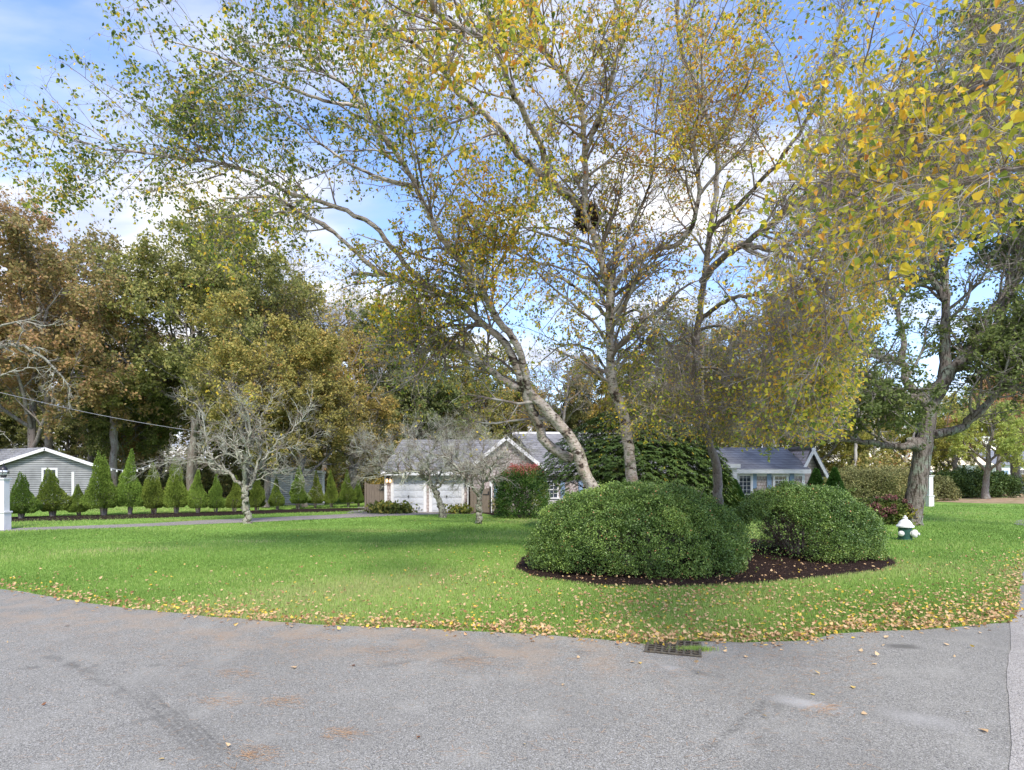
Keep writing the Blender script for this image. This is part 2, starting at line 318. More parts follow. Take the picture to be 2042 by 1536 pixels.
def brickmat(name, c1, c2, mortar, bw, rh, msz, rough=.85, axes='xz', bump=.5, extra=None):
    m = bpy.data.materials.new(name); m.use_nodes = True; t = m.node_tree; b = t.nodes['Principled BSDF']; b.inputs['Roughness'].default_value = rough; b.inputs['Specular IOR Level'].default_value = .15
    co = N(t, 'ShaderNodeTexCoord'); sp = N(t, 'ShaderNodeSeparateXYZ'); L(t, co.outputs['Object'], sp.inputs[0])
    ad = N(t, 'ShaderNodeMath', operation='ADD'); L(t, sp.outputs[0], ad.inputs[0]); L(t, sp.outputs[1], ad.inputs[1])
    cbn = N(t, 'ShaderNodeCombineXYZ'); L(t, (ad if axes == 'xz' else sp).outputs[0], cbn.inputs[0]); L(t, sp.outputs[2], cbn.inputs[1])
    br = N(t, 'ShaderNodeTexBrick'); br.inputs['Scale'].default_value = 1; br.inputs['Brick Width'].default_value = bw; br.inputs['Row Height'].default_value = rh; br.inputs['Mortar Size'].default_value = msz
    br.inputs['Color1'].default_value = (*c1, 1); br.inputs['Color2'].default_value = (*c2, 1); br.inputs['Mortar'].default_value = (*mortar, 1); br.inputs['Mortar Smooth'].default_value = .3
    L(t, cbn.outputs[0], br.inputs['Vector']); cur = br.outputs[0]
    nzz = N(t, 'ShaderNodeTexNoise'); nzz.inputs['Scale'].default_value = 1.5; nzz.inputs['Detail'].default_value = 6; L(t, co.outputs['Object'], nzz.inputs['Vector'])
    rr = N(t, 'ShaderNodeMapRange'); rr.inputs[1].default_value = .35; rr.inputs[2].default_value = .7; rr.inputs[3].default_value = 1.15; rr.inputs[4].default_value = .75; L(t, nzz.outputs[0], rr.inputs[0])
    x = N(t, 'ShaderNodeVectorMath', operation='SCALE'); L(t, cur, x.inputs[0]); L(t, rr.outputs[0], x.inputs['Scale'])
    L(t, x.outputs[0], b.inputs['Base Color'])
    bp = N(t, 'ShaderNodeBump'); bp.inputs['Strength'].default_value = bump; bp.inputs['Distance'].default_value = .02; bp.invert = True; L(t, br.outputs['Fac'], bp.inputs['Height']); L(t, bp.outputs[0], b.inputs['Normal'])
    return m
M_shingle = brickmat('cedar_shingle', (.50, .44, .42), (.39, .34, .325), (.20, .15, .135), .14, .16, .012)
M_roof = brickmat('roof_shingle', (.24, .235, .235), (.18, .178, .178), (.09, .09, .09), .35, .13, .010)
M_roofl = brickmat('pale_roof_shingle', (.26, .27, .29), (.20, .21, .23), (.12, .12, .13), .35, .13, .010)

# asphalt with specks, stains, tyre marks and cracks (world coordinates in plan)
def asphalt(name, base, marks=True):
    m = bpy.data.materials.new(name); m.use_nodes = True; t = m.node_tree; b = t.nodes['Principled BSDF']; b.inputs['Roughness'].default_value = .9; b.inputs['Specular IOR Level'].default_value = .2
    co = N(t, 'ShaderNodeTexCoord'); o = co.outputs['Object']
    def noise(s, d, sc=(1, 1, 1)):
        q = N(t, 'ShaderNodeMapping'); q.inputs['Scale'].default_value = sc; L(t, o, q.inputs[0])
        n = N(t, 'ShaderNodeTexNoise'); n.inputs['Scale'].default_value = s; n.inputs['Detail'].default_value = d; L(t, q.outputs[0], n.inputs['Vector']); return n.outputs[0]
    def rng_(v, lo, hi, a=0, c=1):
        r = N(t, 'ShaderNodeMapRange'); r.inputs[1].default_value = lo; r.inputs[2].default_value = hi; r.inputs[3].default_value = a; r.inputs[4].default_value = c
        r.interpolation_type = 'SMOOTHSTEP'; L(t, v, r.inputs[0]); return r.outputs[0]
    def mix(f, a, c, mode='MIX'):
        x = N(t, 'ShaderNodeMix', data_type='RGBA', blend_type=mode)
        if isinstance(f, float): x.inputs[0].default_value = f
        else: L(t, f, x.inputs[0])
        for i, q in ((6, a), (7, c)):
            if isinstance(q, tuple): x.inputs[i].default_value = (*q, 1)
            else: L(t, q, x.inputs[i])
        return x.outputs[2]
    def mul(a, c):
        x = N(t, 'ShaderNodeMath', operation='MULTIPLY')
        for i, q in ((0, a), (1, c)):
            if isinstance(q, (int, float)): x.inputs[i].default_value = q
            else: L(t, q, x.inputs[i])
        return x.outputs[0]
    k = base
    vo = N(t, 'ShaderNodeTexVoronoi'); vo.inputs['Scale'].default_value = 190; L(t, o, vo.inputs['Vector'])
    sp = N(t, 'ShaderNodeSeparateColor'); L(t, vo.outputs['Color'], sp.inputs[0])
    col = mix(sp.outputs[0], tuple(c * .42 for c in k), tuple(min(c * 1.65, 1) for c in k))
    vo2 = N(t, 'ShaderNodeTexVoronoi'); vo2.inputs['Scale'].default_value = 105; L(t, o, vo2.inputs['Vector'])
    sp2 = N(t, 'ShaderNodeSeparateColor'); L(t, vo2.outputs['Color'], sp2.inputs[0])
    col = mix(mul(rng_(sp2.outputs[1], .92, .95), .6), col, (.50, .49, .46))
    col = mix(mul(rng_(sp2.outputs[2], .88, .92), .6), col, (.07, .07, .075))
    col = mix(rng_(noise(.6, 5), .42, .62, 0, .30), col, tuple(c * .72 for c in k))
    col = mix(rng_(noise(1.7, 5), .5, .72, 0, .35), col, tuple(min(c * 1.45, 1) for c in k))
    if marks:
        s = N(t, 'ShaderNodeSeparateXYZ'); L(t, o, s.inputs[0])
        wob = noise(3, 3)
        def band(p0, p1, w, soft, wobble=.05, feather=.5):
            d = np.array(p1, float) - np.array(p0, float); ln = np.linalg.norm(d); d /= ln; n = np.array((-d[1], d[0]))
            def dot(v, c):
                a1 = N(t, 'ShaderNodeMath', operation='MULTIPLY', i_1=float(v[0])); L(t, s.outputs[0], a1.inputs[0])
                a2 = N(t, 'ShaderNodeMath', operation='MULTIPLY_ADD', i_1=float(v[1])); L(t, s.outputs[1], a2.inputs[0]); L(t, a1.outputs[0], a2.inputs[2])
                a3 = N(t, 'ShaderNodeMath', operation='ADD', i_1=float(c)); L(t, a2.outputs[0], a3.inputs[0]); return a3.outputs[0]
            v = dot(n, -float(n @ np.array(p0)))
            wv = N(t, 'ShaderNodeMath', operation='MULTIPLY_ADD', i_1=wobble, i_2=-wobble * .5); L(t, wob, wv.inputs[0])
            v2 = N(t, 'ShaderNodeMath', operation='ADD'); L(t, v, v2.inputs[0]); L(t, wv.outputs[0], v2.inputs[1])
            ab = N(t, 'ShaderNodeMath', operation='ABSOLUTE'); L(t, v2.outputs[0], ab.inputs[0])
            u = dot(d, -float(d @ np.array(p0)))
            return mul(mul(rng_(ab.outputs[0], w, w + soft, 1, 0), rng_(u, 0, feather)), rng_(u, ln - feather, ln, 1, 0))
        def gp(x, y): return G(x, y)[:2]
        dk = tuple(c * .45 for c in k)
        str_ = noise(30, 3, (1, 1, 1))
        for off, wv_, st_, ss in ((-.15, .004, .45, 0), (-.09, .010, .6, 20), (-.02, .006, .7, 50), (.05, .012, .6, 10), (.11, .004, .75, 60), (.16, .003, .4, 90)):
            f = band(gp(245 + ss, 1345 + ss * .8) + [off, 0], gp(500, 1570) + [off, 0], wv_, .022, .06, 1.0)
            col = mix(mul(mul(f, rng_(str_, .3, .62)), st_), col, dk)
        for (p0_, p1_, w_) in (((60, 1290), (330, 1420), .012), ((1100, 1292), (1500, 1360), .02), ((1500, 1500), (1560, 1380), .01), ((700, 1330), (1000, 1310), .015), ((0, 1330), (420, 1325), .03)):
            col = mix(mul(mul(band(gp(*p0_), gp(*p1_), w_, .10, .25, .4), rng_(noise(5, 5), .42, .62)), .45), col, dk)
        col = mix(mul(band(gp(180, 1460), gp(420, 1410), .015, .06, .08), .45), col, dk)
        col = mix(mul(band(gp(1545, 1385), gp(1395, 1510), .012, .05, .12, .2), mul(rng_(str_, .4, .6), .65)), col, dk)
        col = mix(mul(band(gp(1750, 1288), gp(1850, 1292), .03, .10, .05, .2), .8), col, dk)
        lt = (.42, .41, .385)
        col = mix(mul(band(gp(1500, 1385), gp(1725, 1425), .02, .14, .1, .5), .75), col, lt)
        col = mix(mul(band(gp(1700, 1405), gp(1990, 1470), .02, .2, .2, .5), .45), col, lt)
        col = mix(mul(band(gp(1290, 1320), gp(1380, 1345), .02, .1, .1, .3), .5), col, lt)
        col = mix(mul(band(gp(-200, 1200), gp(1300, 1310), .35, .8, .5, .8), mul(rng_(noise(2.5, 6), .40, .66), .50)), col, (.36, .28, .20))
    L(t, col, b.inputs['Base Color'])
    bp = N(t, 'ShaderNodeBump'); bp.inputs['Strength'].default_value = .5; bp.inputs['Distance'].default_value = .006; L(t, vo.outputs['Distance'], bp.inputs['Height']); L(t, bp.outputs[0], b.inputs['Normal'])
    return m
M_asphalt = asphalt('asphalt', (.248, .240, .212))
M_asphalt2 = asphalt('pale_asphalt', (.33, .31, .28), False)
M_drive = asphalt('driveway_asphalt', (.25, .225, .20), False)

# ------------------------------------------------------------------ ground, roads, beds
def sheet(name, pts, z, m):
    b = MB(); b.poly([(p[0], p[1], z) for p in pts]); o = b.build(name, m); tag(o, kind='structure'); return o
g = MB(); g.poly([(-1200, -300, 0), (1200, -300, 0), (1200, 1500, 0), (-1200, 1500, 0)]); tag(g.build('lawn', M_ground), kind='structure')
rng = np.random.default_rng(3)
edge_px = [(0, 1175), (50, 1181), (100, 1190), (200, 1207), (300, 1218), (400, 1228), (500, 1236), (600, 1244), (700, 1249), (800, 1253), (900, 1258), (1000, 1263), (1100, 1268),
           (1200, 1276), (1260, 1283), (1300, 1287), (1400, 1279), (1480, 1282), (1560, 1280), (1620, 1277), (1660, 1265), (1720, 1261), (1800, 1258), (1860, 1256), (1920, 1250), (1990, 1243), (2018, 1238), (2030, 1215), (2036, 1170), (2052, 1120), (2100, 1085)]
EDGE = [np.array((-70., 42., 0)), np.array((-30., 22., 0)), G(-220, 1146), G(-100, 1158)] + [G(*p) for p in edge_px]
fine = cat([list(e) for e in EDGE], 360); fine[40:-4, :2] += rng.normal(0, .012, (316, 2)); EDGEF = fine[:, :2]
ROAD = [tuple(p) for p in EDGEF] + [(26, 21.5), (60, 28), (90, 30), (90, -40), (-90, -40), (-90, 42)]
sheet('road', ROAD, .005, M_asphalt)
a = G(2013, 1243)[:2]; bq = G(2011, 1536)[:2]; dd = (bq - a)
rp = np.random.default_rng(9); sheet('road_patch', [a + dd * t_ + [rp.normal(0, .006) + .02 * math.sin(t_ * 9), 0] for t_ in np.linspace(3.5, 0, 70)] + [a + [.6, .55], (30, 18), (30, -20)], .010, M_asphalt2)
DRIVE = [G(-260, 1066), G(-100, 1063), G(0, 1060), G(200, 1054), G(400, 1046), G(520, 1041), G(650, 1035), G(760, 1030), G(860, 1026), G(945, 1025), G(945, 1019.2), G(772, 1019.2), G(740, 1021), G(680, 1026), G(520, 1033), G(400, 1038), G(300, 1044), G(100, 1051), G(0, 1055), G(-260, 1060)]
sheet('driveway', [p[:2] for p in DRIVE], .006, M_drive)
sheet('flagstone_path', [p[:2] for p in (G(690, 1024), G(742, 1021), G(765, 1016), G(745, 1009), G(715, 1012))], .012, M_stone)
def bed(name, pts, n, h, seedv, chips=0, cs=.03):
    p = np.array([q[:2] for q in pts]); f = cat(np.c_[p, np.zeros(len(p))][np.r_[0:len(p), 0]], n)[:-1, :2]; c = f.mean(0)
    b = MB(); r_ = np.random.default_rng(seedv); f = f + r_.normal(0, .02, f.shape)
    rings = [(1, .004), (.96, h * .6), (.8, h), (.4, h * 1.1)]
    for s, z in rings: b.v += [(*(c + (q - c) * s), z) for q in f]
    m = len(f)
    for k in range(3): b.add([(k*m+i, k*m+(i+1) % m, (k+1)*m+(i+1) % m, (k+1)*m+i) for i in range(m)])
    b.add([tuple(3*m+i for i in range(m))]); o = b.build(name, M_mulch, smooth=True); tag(o, kind='structure')
    if chips:
        t = r_.random(chips); i = r_.integers(0, m, chips); s = np.sqrt(r_.random(chips)) * 1.01
        q = c + (f[i] + (f[(i+1) % m] - f[i]) * t[:, None] - c) * s[:, None]
        pos = np.c_[q, np.full(chips, h * 1.0) * np.clip((1.0 - s) * 12, 0.1, 1) + .012]
        tag(link('mulch_chips', leaf_mesh('mulch_chips', r_, pos, cs, M_chip, r_.random(chips), asp=.35, flat=5)), kind='stuff', label='dark shredded bark mulch', cat='mulch')
    return f
BED = [G(1028, 1135), G(1060, 1150), G(1200, 1170), G(1350, 1172), G(1500, 1165), G(1650, 1151), G(1755, 1138), G(1788, 1126), G(1770, 1112), G(1700, 1092), G(1560, 1080), G(1400, 1072), G(1250, 1072), G(1120, 1085), G(1045, 1110)]
bed('mulch_bed', BED, 90, .06, 5, 16000, .035)
bed('mulch_strip', [G(-60, 1043), G(20, 1041), G(200, 1037), G(400, 1030), G(560, 1024), G(690, 1020), G(745, 1015), G(690, 1014), G(560, 1018), G(400, 1023), G(200, 1029), G(20, 1033), G(-60, 1035)], 60, .05, 6)
bed('house_bed', [G(985, 1028), G(1100, 1031), G(1300, 1032), G(1440, 1029), G(1440, 1020), G(985, 1020)], 40, .05, 7)
# far right: leaf strewn verge, neighbour's drive
M_verge = mat('leafy_verge', (.30, .20, .13), .95, .05, noise=[(3, 5, (.42, .32, .2), .45, .62, (1, 1, 1)), (.6, 3, (.16, .2, .06), .55, .7, (1, 1, 1))], bump=(30, .6))
sheet('leafy_verge', [p[:2] for p in (G(1690, 986), G(1850, 1000), G(1960, 1004), G(2140, 1006), G(2300, 1004), G(2300, 984), G(1950, 984), G(1850, 979), G(1690, 979))], .006, M_verge)
sheet('side_road', [p[:2] for p in (G(1800, 982.5), G(1960, 983.5), G(2400, 985), G(2400, 975), G(1960, 975.5), G(1800, 977))], .010, M_drive)
sheet('side_road', [p[:2] for p in (G(2021, 1046), G(2060, 1052), G(2140, 1060), G(2200, 1036), G(2042, 1036), G(2026, 1039))], .008, M_asphalt)

def in_poly(px, py, poly):
    poly = np.array([(p[0], p[1]) for p in poly]); x0, y0 = poly[:, 0], poly[:, 1]; x1, y1 = np.roll(x0, -1), np.roll(y0, -1); c = np.zeros(len(px), bool)
    for a_, b_, c_, d_ in zip(x0, y0, x1, y1):
        if b_ == d_: continue
        k = ((b_ > py) != (d_ > py)) & (px < (c_ - a_) * (py - b_) / (d_ - b_) + a_); c ^= k
    return c
def edge_dist(x, y):
    d = np.full(len(x), 9e9)
    for q in EDGEF[::2]: d = np.minimum(d, (x-q[0])**2 + (y-q[1])**2)
    return np.sqrt(d)

# ------------------------------------------------------------------ grass
def wedge(r_, n, y0, y1, pad=1.0):
    y = 1 / (1/y0 + (1/y1 - 1/y0) * r_.random(n)); x = (r_.random(n) * 2 - 1) * (y * .95 + pad); return x, y
def grass():
    r_ = np.random.default_rng(11); n = 520000
    x, y = wedge(r_, n, 6.2, 34)
    k = ~in_poly(x, y, ROAD) & ~in_poly(x, y, [p[:2] for p in DRIVE]) & ~in_poly(x, y, [q[:2] for q in BED]) & ~((y > 25.5) & (x > -6.5) & (x < 18))
    x, y = x[k], y[k]; n = len(x); p = np.c_[x, y, np.zeros(n)]
    f = sinfield(r_, p, .9); f2 = sinfield(r_, p * [1, 2.2, 1], .35); ed = edge_dist(x, y)
    h = (.045 + .012 * np.clip(f, -1, 1)) * r_.uniform(.6, 1.3, n) * (1 + (y > 14) * .15); w = .0042 * np.maximum(y / 7, 1) * r_.uniform(.7, 1.3, n)
    a_ = r_.uniform(0, 6.28, n); lean = r_.uniform(0, .7, n)[:, None] * h[:, None]
    s = np.c_[np.cos(a_), np.sin(a_), 0*a_] * w[:, None]; q = r_.uniform(0, 6.28, n); ld = np.c_[np.cos(q), np.sin(q), 0*q] * lean
    V = np.stack([p - s, p + s, p + ld + np.c_[0*h, 0*h, h]], 1).reshape(-1, 3)
    t = np.clip(.45 + .13 * f + .10 * f2 + r_.normal(0, .15, n) + (r_.random(n) < .05) * .4, 0, .92)
    # worn straw patches on the open lawn
    for (cx_, cy_, rx, ry) in ((200, 1098, 1.8, .6), (520, 1080, 1.6, .4), (900, 1075, 3, .5), (1960, 1010, 2.4, .5), (1750, 1060, 1.5, .4), (780, 1085, 2.2, .35)):
        c = G(cx_, cy_); e = ((x - c[0]) / rx) ** 2 + ((y - c[1]) / ry) ** 2; t += np.exp(-e) * r_.random(n) * .62
    t += np.exp(-ed / .18) * r_.random(n) * .35
    tag(link('grass', arr_mesh('grass', V, np.arange(n*3).reshape(n, 3), M_grass, tint=np.clip(t, 0, 1))), 'short mown green grass covering the front lawn', 'grass', kind='stuff')
grass()

# ------------------------------------------------------------------ fallen leaves
def litter():
    r_ = np.random.default_rng(21)
    x, y = wedge(r_, 120000, 6.3, 30, .5); ed = edge_dist(x, y); road = in_poly(x, y, ROAD)
    f = sinfield(r_, np.c_[x, y, 0*x], 1.1)
    px = CX + x / y * FPX
    dens = .13 * np.exp(-((x - 2.5) ** 2) / 36) * np.exp(-(y - 7) / 7) * np.clip(.9 + .7 * f, .1, 3) + 1.1 * np.exp(-ed / .16) + .2 * np.exp(-ed / .35) + .10 * np.exp(-ed / 1.0) + .07 * (px > 1150) * np.exp(-(y-7)/5.0)
    dens *= .35 + .65 * np.clip((px + 100) / 600, 0, 1)
    dens = np.where(road, 1.1 * np.exp(-ed / .06), dens)
    inb = in_poly(x, y, [q[:2] for q in BED]); dens = np.where(inb, .05, dens)
    dens = np.where((y > 14), dens * .5 + .002, dens)
    k = r_.random(len(x)) < dens; x, y, road, inb = x[k], y[k], road[k], inb[k]; n = len(x)
    z = np.where(road, .012, np.where(inb, .075, .03 + r_.random(n) * .022)); pos = np.c_[x, y, z]
    V, F = leaves2(r_, pos, .053, down=0, asp=.85, flat=1.3)
    V = V.reshape(n, 6, 3); ax = V - V[:, :1]; ax[:, :, 2] *= .7; V = V[:, :1] + ax; V = V.reshape(-1, 3); V[:, 2] = np.maximum(V[:, 2], .009)
    t = np.clip(r_.beta(2.2, 1.8, n), 0, 1); t = np.where(r_.random(n) < .1, 1, t)
    tag(link('leaf_litter', arr_mesh('leaf_litter', V, F, M_litter, tint=np.repeat(t, 2))), 'dry tan and yellow birch leaves strewn over the lawn and along the road edge', 'fallen leaves', kind='stuff')
    # individual leaves out on the asphalt
    pts = [(1187+88, 1322), (1255, 1322), (1388, 1326), (1390, 1344), (1450, 1294), (1445, 1304), (1488, 1315), (1715, 1303), (1758, 1291), (1752, 1312), (1738, 1327), (1638, 1346), (1762, 1275), (1895, 1290), (1940, 1294),
           (1960, 1264), (1925, 1424), (1975, 1466), (1725, 1430), (1628, 1389), (1527, 1432), (1048, 1486), (834, 1470), (14, 1285), (82, 1411), (128, 1250), (702, 1328), (1125, 1366), (595, 1334), (457, 1494), (330, 1514), (1945, 1540), (1700, 1370), (1155, 1316), (652, 1278), (1900, 1313)]
    for i, (u, v) in enumerate(pts):
        c = G(u, v); q = np.zeros((1, 3)); V, F = leaves2(r_, q, .058, down=0, asp=.85, flat=9); V[:, 2] = np.abs(V[:, 2]) * .6 + .001
        brown = i in (22, 24, 26, 25)
        o = link('fallen_leaf', arr_mesh('fallen_leaf', V, F, M_litter, tint=[.05, .05] if brown else [r_.uniform(.6, 1)] * 2), loc=(c[0], c[1], .0125))
        tag(o, 'curled dark brown leaf lying alone on the grey asphalt' if brown else 'small pale yellow leaf lying alone on the grey asphalt', 'leaf', 'brown leaves on the road' if brown else 'yellow leaves scattered on the road')
    # pine needles
    n = 5200; u = r_.uniform(-50, 1750, n); v = np.where(r_.random(n) < .75, r_.normal(1275, 40, n) + (u - 700) * .04, r_.uniform(1200, 1536, n)); kk = v > 1180; u, v = u[kk], v[kk]
    cl = np.array([(470, 1345), (440, 1400), (500, 1505), (680, 1465), (560, 1400), (760, 1300), (930, 1320), (620, 1270), (1640, 1415)]); extra = cl[r_.integers(0, 9, 900)] + r_.normal(0, 1, (900, 2)) * [26, 7]
    u = np.r_[u, extra[:, 0]]; v = np.r_[v, extra[:, 1]]; Yy = 2268 / (v - 940); X = (u - CX) / FPX * Yy; kk = in_poly(X, Yy, ROAD); X, Yy = X[kk], Yy[kk]; n = len(X)
    a_ = r_.normal(0, .6, n); d = np.c_[np.cos(a_), np.sin(a_), r_.normal(0, .03, n)] * r_.uniform(.03, .09, (n, 1)); w = np.c_[-np.sin(a_), np.cos(a_), 0*a_] * .0011
    p = np.c_[X, Yy, np.full(n, .013)]; V = np.stack([p - w, p + w, p + d + w, p + d - w], 1).reshape(-1, 3); V[:, 2] = np.maximum(V[:, 2], .012)
    tag(link('pine_needles', arr_mesh('pine_needles', V, np.arange(n*4).reshape(n, 4), M_needle, tint=r_.random(n))), 'dry rusty pine needles scattered on the asphalt', 'pine needles', kind='stuff')
litter()

# ------------------------------------------------------------------ birch
def birch():
    r_ = np.random.default_rng(41)
    root = thing('birch_tree', 'large two-stemmed birch with pale peeling bark and yellowing leaves behind the dome-shaped bush', 'tree', tuple(P(1245, 1112, 13.2) * [1, 1, 0]))
    base = np.array(root.location)
    def seg(name, pix, Y0, Y1, r0, r1, K=40, m=M_birch, S_=14, jit=.012, pw=1):
        p, r = limb(pix, Y0, Y1, r0, r1, K, r_, jit, pw); r = r * (1 + .05 * np.interp(np.arange(K), np.arange(0, K + 4, 4), r_.normal(size=len(np.arange(0, K + 4, 4))))); w = Wood(); w.add(p[None] - base, r[None], S_)
        o = link(name, w.mesh(name, m), root); return p, r
    limbs = []
    A = [(1222, 1118), (1208, 1050), (1190, 990), (1165, 939), (1145, 884), (1110, 841), (1071, 798), (1044, 771), (1036, 744), (1012, 689), (981, 662), (934, 619), (895, 591), (856, 576), (798, 556), (739, 545), (700, 548)]
    limbs.append(seg('trunk', A, 13.2, 11.4, .18, .028, 60, pw=1.2))
    A2 = [(856, 576), (817, 537), (778, 490), (751, 455), (700, 425), (650, 405), (575, 385), (500, 345), (425, 325), (350, 315), (275, 302), (200, 295), (110, 262)]
    limbs.append(seg('limb', A2, 11.75, 9.4, .065, .012))
    A2b = [(800, 557), (745, 535), (705, 500), (650, 450), (600, 425), (550, 395), (480, 395), (420, 400)]
    limbs.append(seg('limb', A2b, 11.5, 10, .06, .012))
    A3 = [(1140, 915), (1100, 893), (1080, 868), (1069, 833), (1056, 811), (1050, 780), (1048, 744), (1032, 689), (989, 634), (965, 587), (942, 556), (919, 517), (887, 482), (868, 455), (830, 370), (800, 320), (725, 215), (690, 170), (625, 125), (600, 30), (560, -60)]
    limbs.append(seg('trunk', A3, 13.3, 9.3, .13, .02, 60, pw=1.2))
    A4 = [(1052, 778), (1013, 765), (975, 735), (920, 696), (860, 657), (838, 642)]
    limbs.append(seg('limb', A4, 12.6, 12.0, .085, .04))
    B = [(1272, 1118), (1268, 1040), (1263, 965), (1257, 921), (1252, 877), (1247, 843), (1240, 813), (1225, 784), (1220, 755), (1216, 673), (1218, 634), (1216, 587), (1208, 548), (1196, 509), (1184, 470), (1166, 425), (1168, 360), (1166, 300), (1161, 225), (1136, 165), (1096, 115), (1061, 50), (1050, -40), (1040, -150)]
    limbs.append(seg('trunk', B, 13.3, 10.2, .155, .03, 64, pw=1.3))
    B1 = [(1178, 450), (1140, 395), (1096, 360), (1046, 320), (1015, 285), (995, 255), (950, 215), (900, 170), (875, 130), (825, 85), (775, 50), (700, 0), (640, -60)]
    limbs.append(seg('limb', B1, 12.0, 7.6, .085, .018))
    B2 = [(1096, 360), (1085, 310), (1051, 235), (1021, 180), (995, 110), (950, 70), (880, 30), (840, -30)]
    limbs.append(seg('limb', B2, 11.2, 5.4, .07, .02))
    B3 = [(1220, 585), (1226, 565), (1261, 530), (1306, 500), (1346, 490), (1371, 465), (1391, 415), (1391, 325), (1381, 280), (1401, 210), (1401, 140), (1401, 40), (1400, -60)]
    limbs.append(seg('limb', B3, 12.3, 9.2, .068, .018))
    B4 = [(1166, 310), (1190, 250), (1215, 180), (1240, 90), (1290, -20)]
    limbs.append(seg('limb', B4, 11.2, 9, .05, .015, 30))
    B5 = [(1216, 640), (1180, 600), (1130, 560), (1090, 545)]
    limbs.append(seg('limb', B5, 12.7, 11, .05, .012, 24))
    Cc = [(1432, 1080), (1432, 1000), (1428, 930), (1405, 850), (1385, 780), (1388, 700), (1395, 620), (1405, 560), (1418, 450), (1430, 330), (1400, 200), (1360, 100), (1350, 0), (1345, -80)]
    root2 = thing('birch_tree', 'darker birch right of the nest with one long limb sweeping to the upper right', 'tree', tuple(P(1432, 1080, 15.5) * [1, 1, 0]))
    base2 = np.array(root2.location)
    def seg2(name, pix, Y0, Y1, r0, r1, K=40, m=M_bark, pw=1):
        p, r = limb(pix, Y0, Y1, r0, r1, K, r_, .015, pw); r = r * (1 + .05 * np.interp(np.arange(K), np.arange(0, K + 4, 4), r_.normal(size=len(np.arange(0, K + 4, 4))))); w = Wood(); w.add(p[None] - base2, r[None], 12); link(name, w.mesh(name, m), root2); return p, r
    l2 = [seg2('trunk', Cc, 15.5, 11.5, .135, .03, 60)]
    l2.append(seg2('limb', [(1400, 560), (1435, 520), (1480, 490), (1560, 430), (1640, 370), (1690, 330), (1740, 300), (1860, 220), (1960, 170), (2080, 110)], 13.6, 3.9, .085, .02, 50))
    l2.append(seg2('limb', [(1640, 372), (1720, 390), (1800, 400), (1900, 370), (2060, 330)], 7.6, 3.6, .05, .012, 30))
    l2.append(seg2('limb', [(1480, 490), (1540, 500), (1600, 530), (1660, 590), (1700, 680)], 11.6, 6.0, .05, .012, 30))
    l2.append(seg2('limb', [(1418, 460), (1500, 380), (1570, 300), (1630, 200), (1680, 60)], 12.6, 8.0, .06, .015, 30))
    l2.append(seg2('limb', [(1395, 640), (1450, 600), (1520, 590), (1600, 620), (1660, 700)], 14, 9.5, .06, .012, 30))
    l2.append(seg2('limb', [(1392, 660), (1440, 650), (1500, 690), (1560, 770), (1600, 850)], 14.2, 11, .045, .01, 24))
    l2.append(seg2('limb', [(1386, 740), (1430, 735), (1475, 790), (1500, 870)], 14.6, 12.5, .04, .01, 24))
    l2.append(seg2('limb', [(1480, 490), (1560, 540), (1620, 630), (1650, 740), (1665, 850)], 11.6, 9.0, .045, .01, 24))
    l2.append(seg2('limb', [(1390, 700), (1350, 680), (1320, 740), (1300, 830)], 14.4, 12.5, .04, .01, 24))
    limbs.append(seg('limb', [(1222, 760), (1180, 700), (1120, 690), (1060, 740)], 13.1, 14.6, .04, .01, 24))
    limbs.append(seg('limb', [(1218, 650), (1270, 620), (1330, 680), (1360, 780)], 12.9, 14.2, .04, .01, 24))
    for pix, y0, y1 in (([(1196, 509), (1120, 480), (1040, 450), (960, 400), (890, 320), (840, 230)], 12.3, 10), ([(1216, 587), (1150, 545), (1060, 520), (980, 480), (930, 430)], 12.5, 11), ([(965, 587), (1000, 520), (1040, 430), (1060, 340), (1050, 250)], 12.2, 10.5),
                        ([(1208, 548), (1260, 450), (1300, 350), (1310, 220), (1330, 100)], 12.4, 10), ([(830, 370), (770, 360), (700, 330), (620, 270), (540, 200), (430, 130)], 10.6, 9.4), ([(725, 215), (640, 200), (540, 160), (430, 110), (330, 80)], 10, 8.8)):
        limbs.append(seg('limb', pix, y0, y1, .035, .009, 24))
    def crown(root, base, limbs, spec, leafn, bleaf, tintf, seed):
        rr = np.random.default_rng(seed); K = 24
        P_ = np.stack([l[0][np.linspace(0, len(l[0]) - 1, K).astype(int)] for l in limbs]); Rr = np.stack([l[1][np.linspace(0, len(l[1]) - 1, K).astype(int)] for l in limbs])
        w = Wood(); wt = np.array(spec['w'])
        a1, r1 = spawn(rr, P_, Rr, spec['n1'], spec['l1'], (30, 65), 9, spec.get('g1', .0), .13, spec.get('u0', .3), 1, .45, .005, .04, .55, w=wt)
        def hi(a, r):      # the canopy lifts towards the open lawn on the right
            e = a[:, -1]; px_, py_ = CX + e[:, 0] / e[:, 1] * FPX, HZ - (e[:, 2] - CAMH) / e[:, 1] * FPX
            lim = np.interp(px_, [0, 300, 600, 900, 1200, 1500, 1690, 1760, 1850, 2042], [430, 620, 800, 880, 880, 900, 880, 650, 540, 460]); k = (py_ < lim) & (e[:, 1] > 2.2)
            return a[k], r[k]
        a1, r1 = hi(a1, r1)
        a2, r2 = spawn(rr, a1, r1, spec['n2'], spec['l2'], (30, 70), 7, -.03, .2, .1, 1, .6, .003, .014, .5)
        a3, r3 = spawn(rr, a2, r2, spec['n3'], spec['l3'], (25, 75), 5, -.10, .22, .05, 1, .6, .0018, .005, .4)
        a2, r2 = hi(a2, r2); a3, r3 = hi(a3, r3)
        w.add(a1, r1, 6); w.add(a2, r2, 4); w.add(a3, r3, 3)
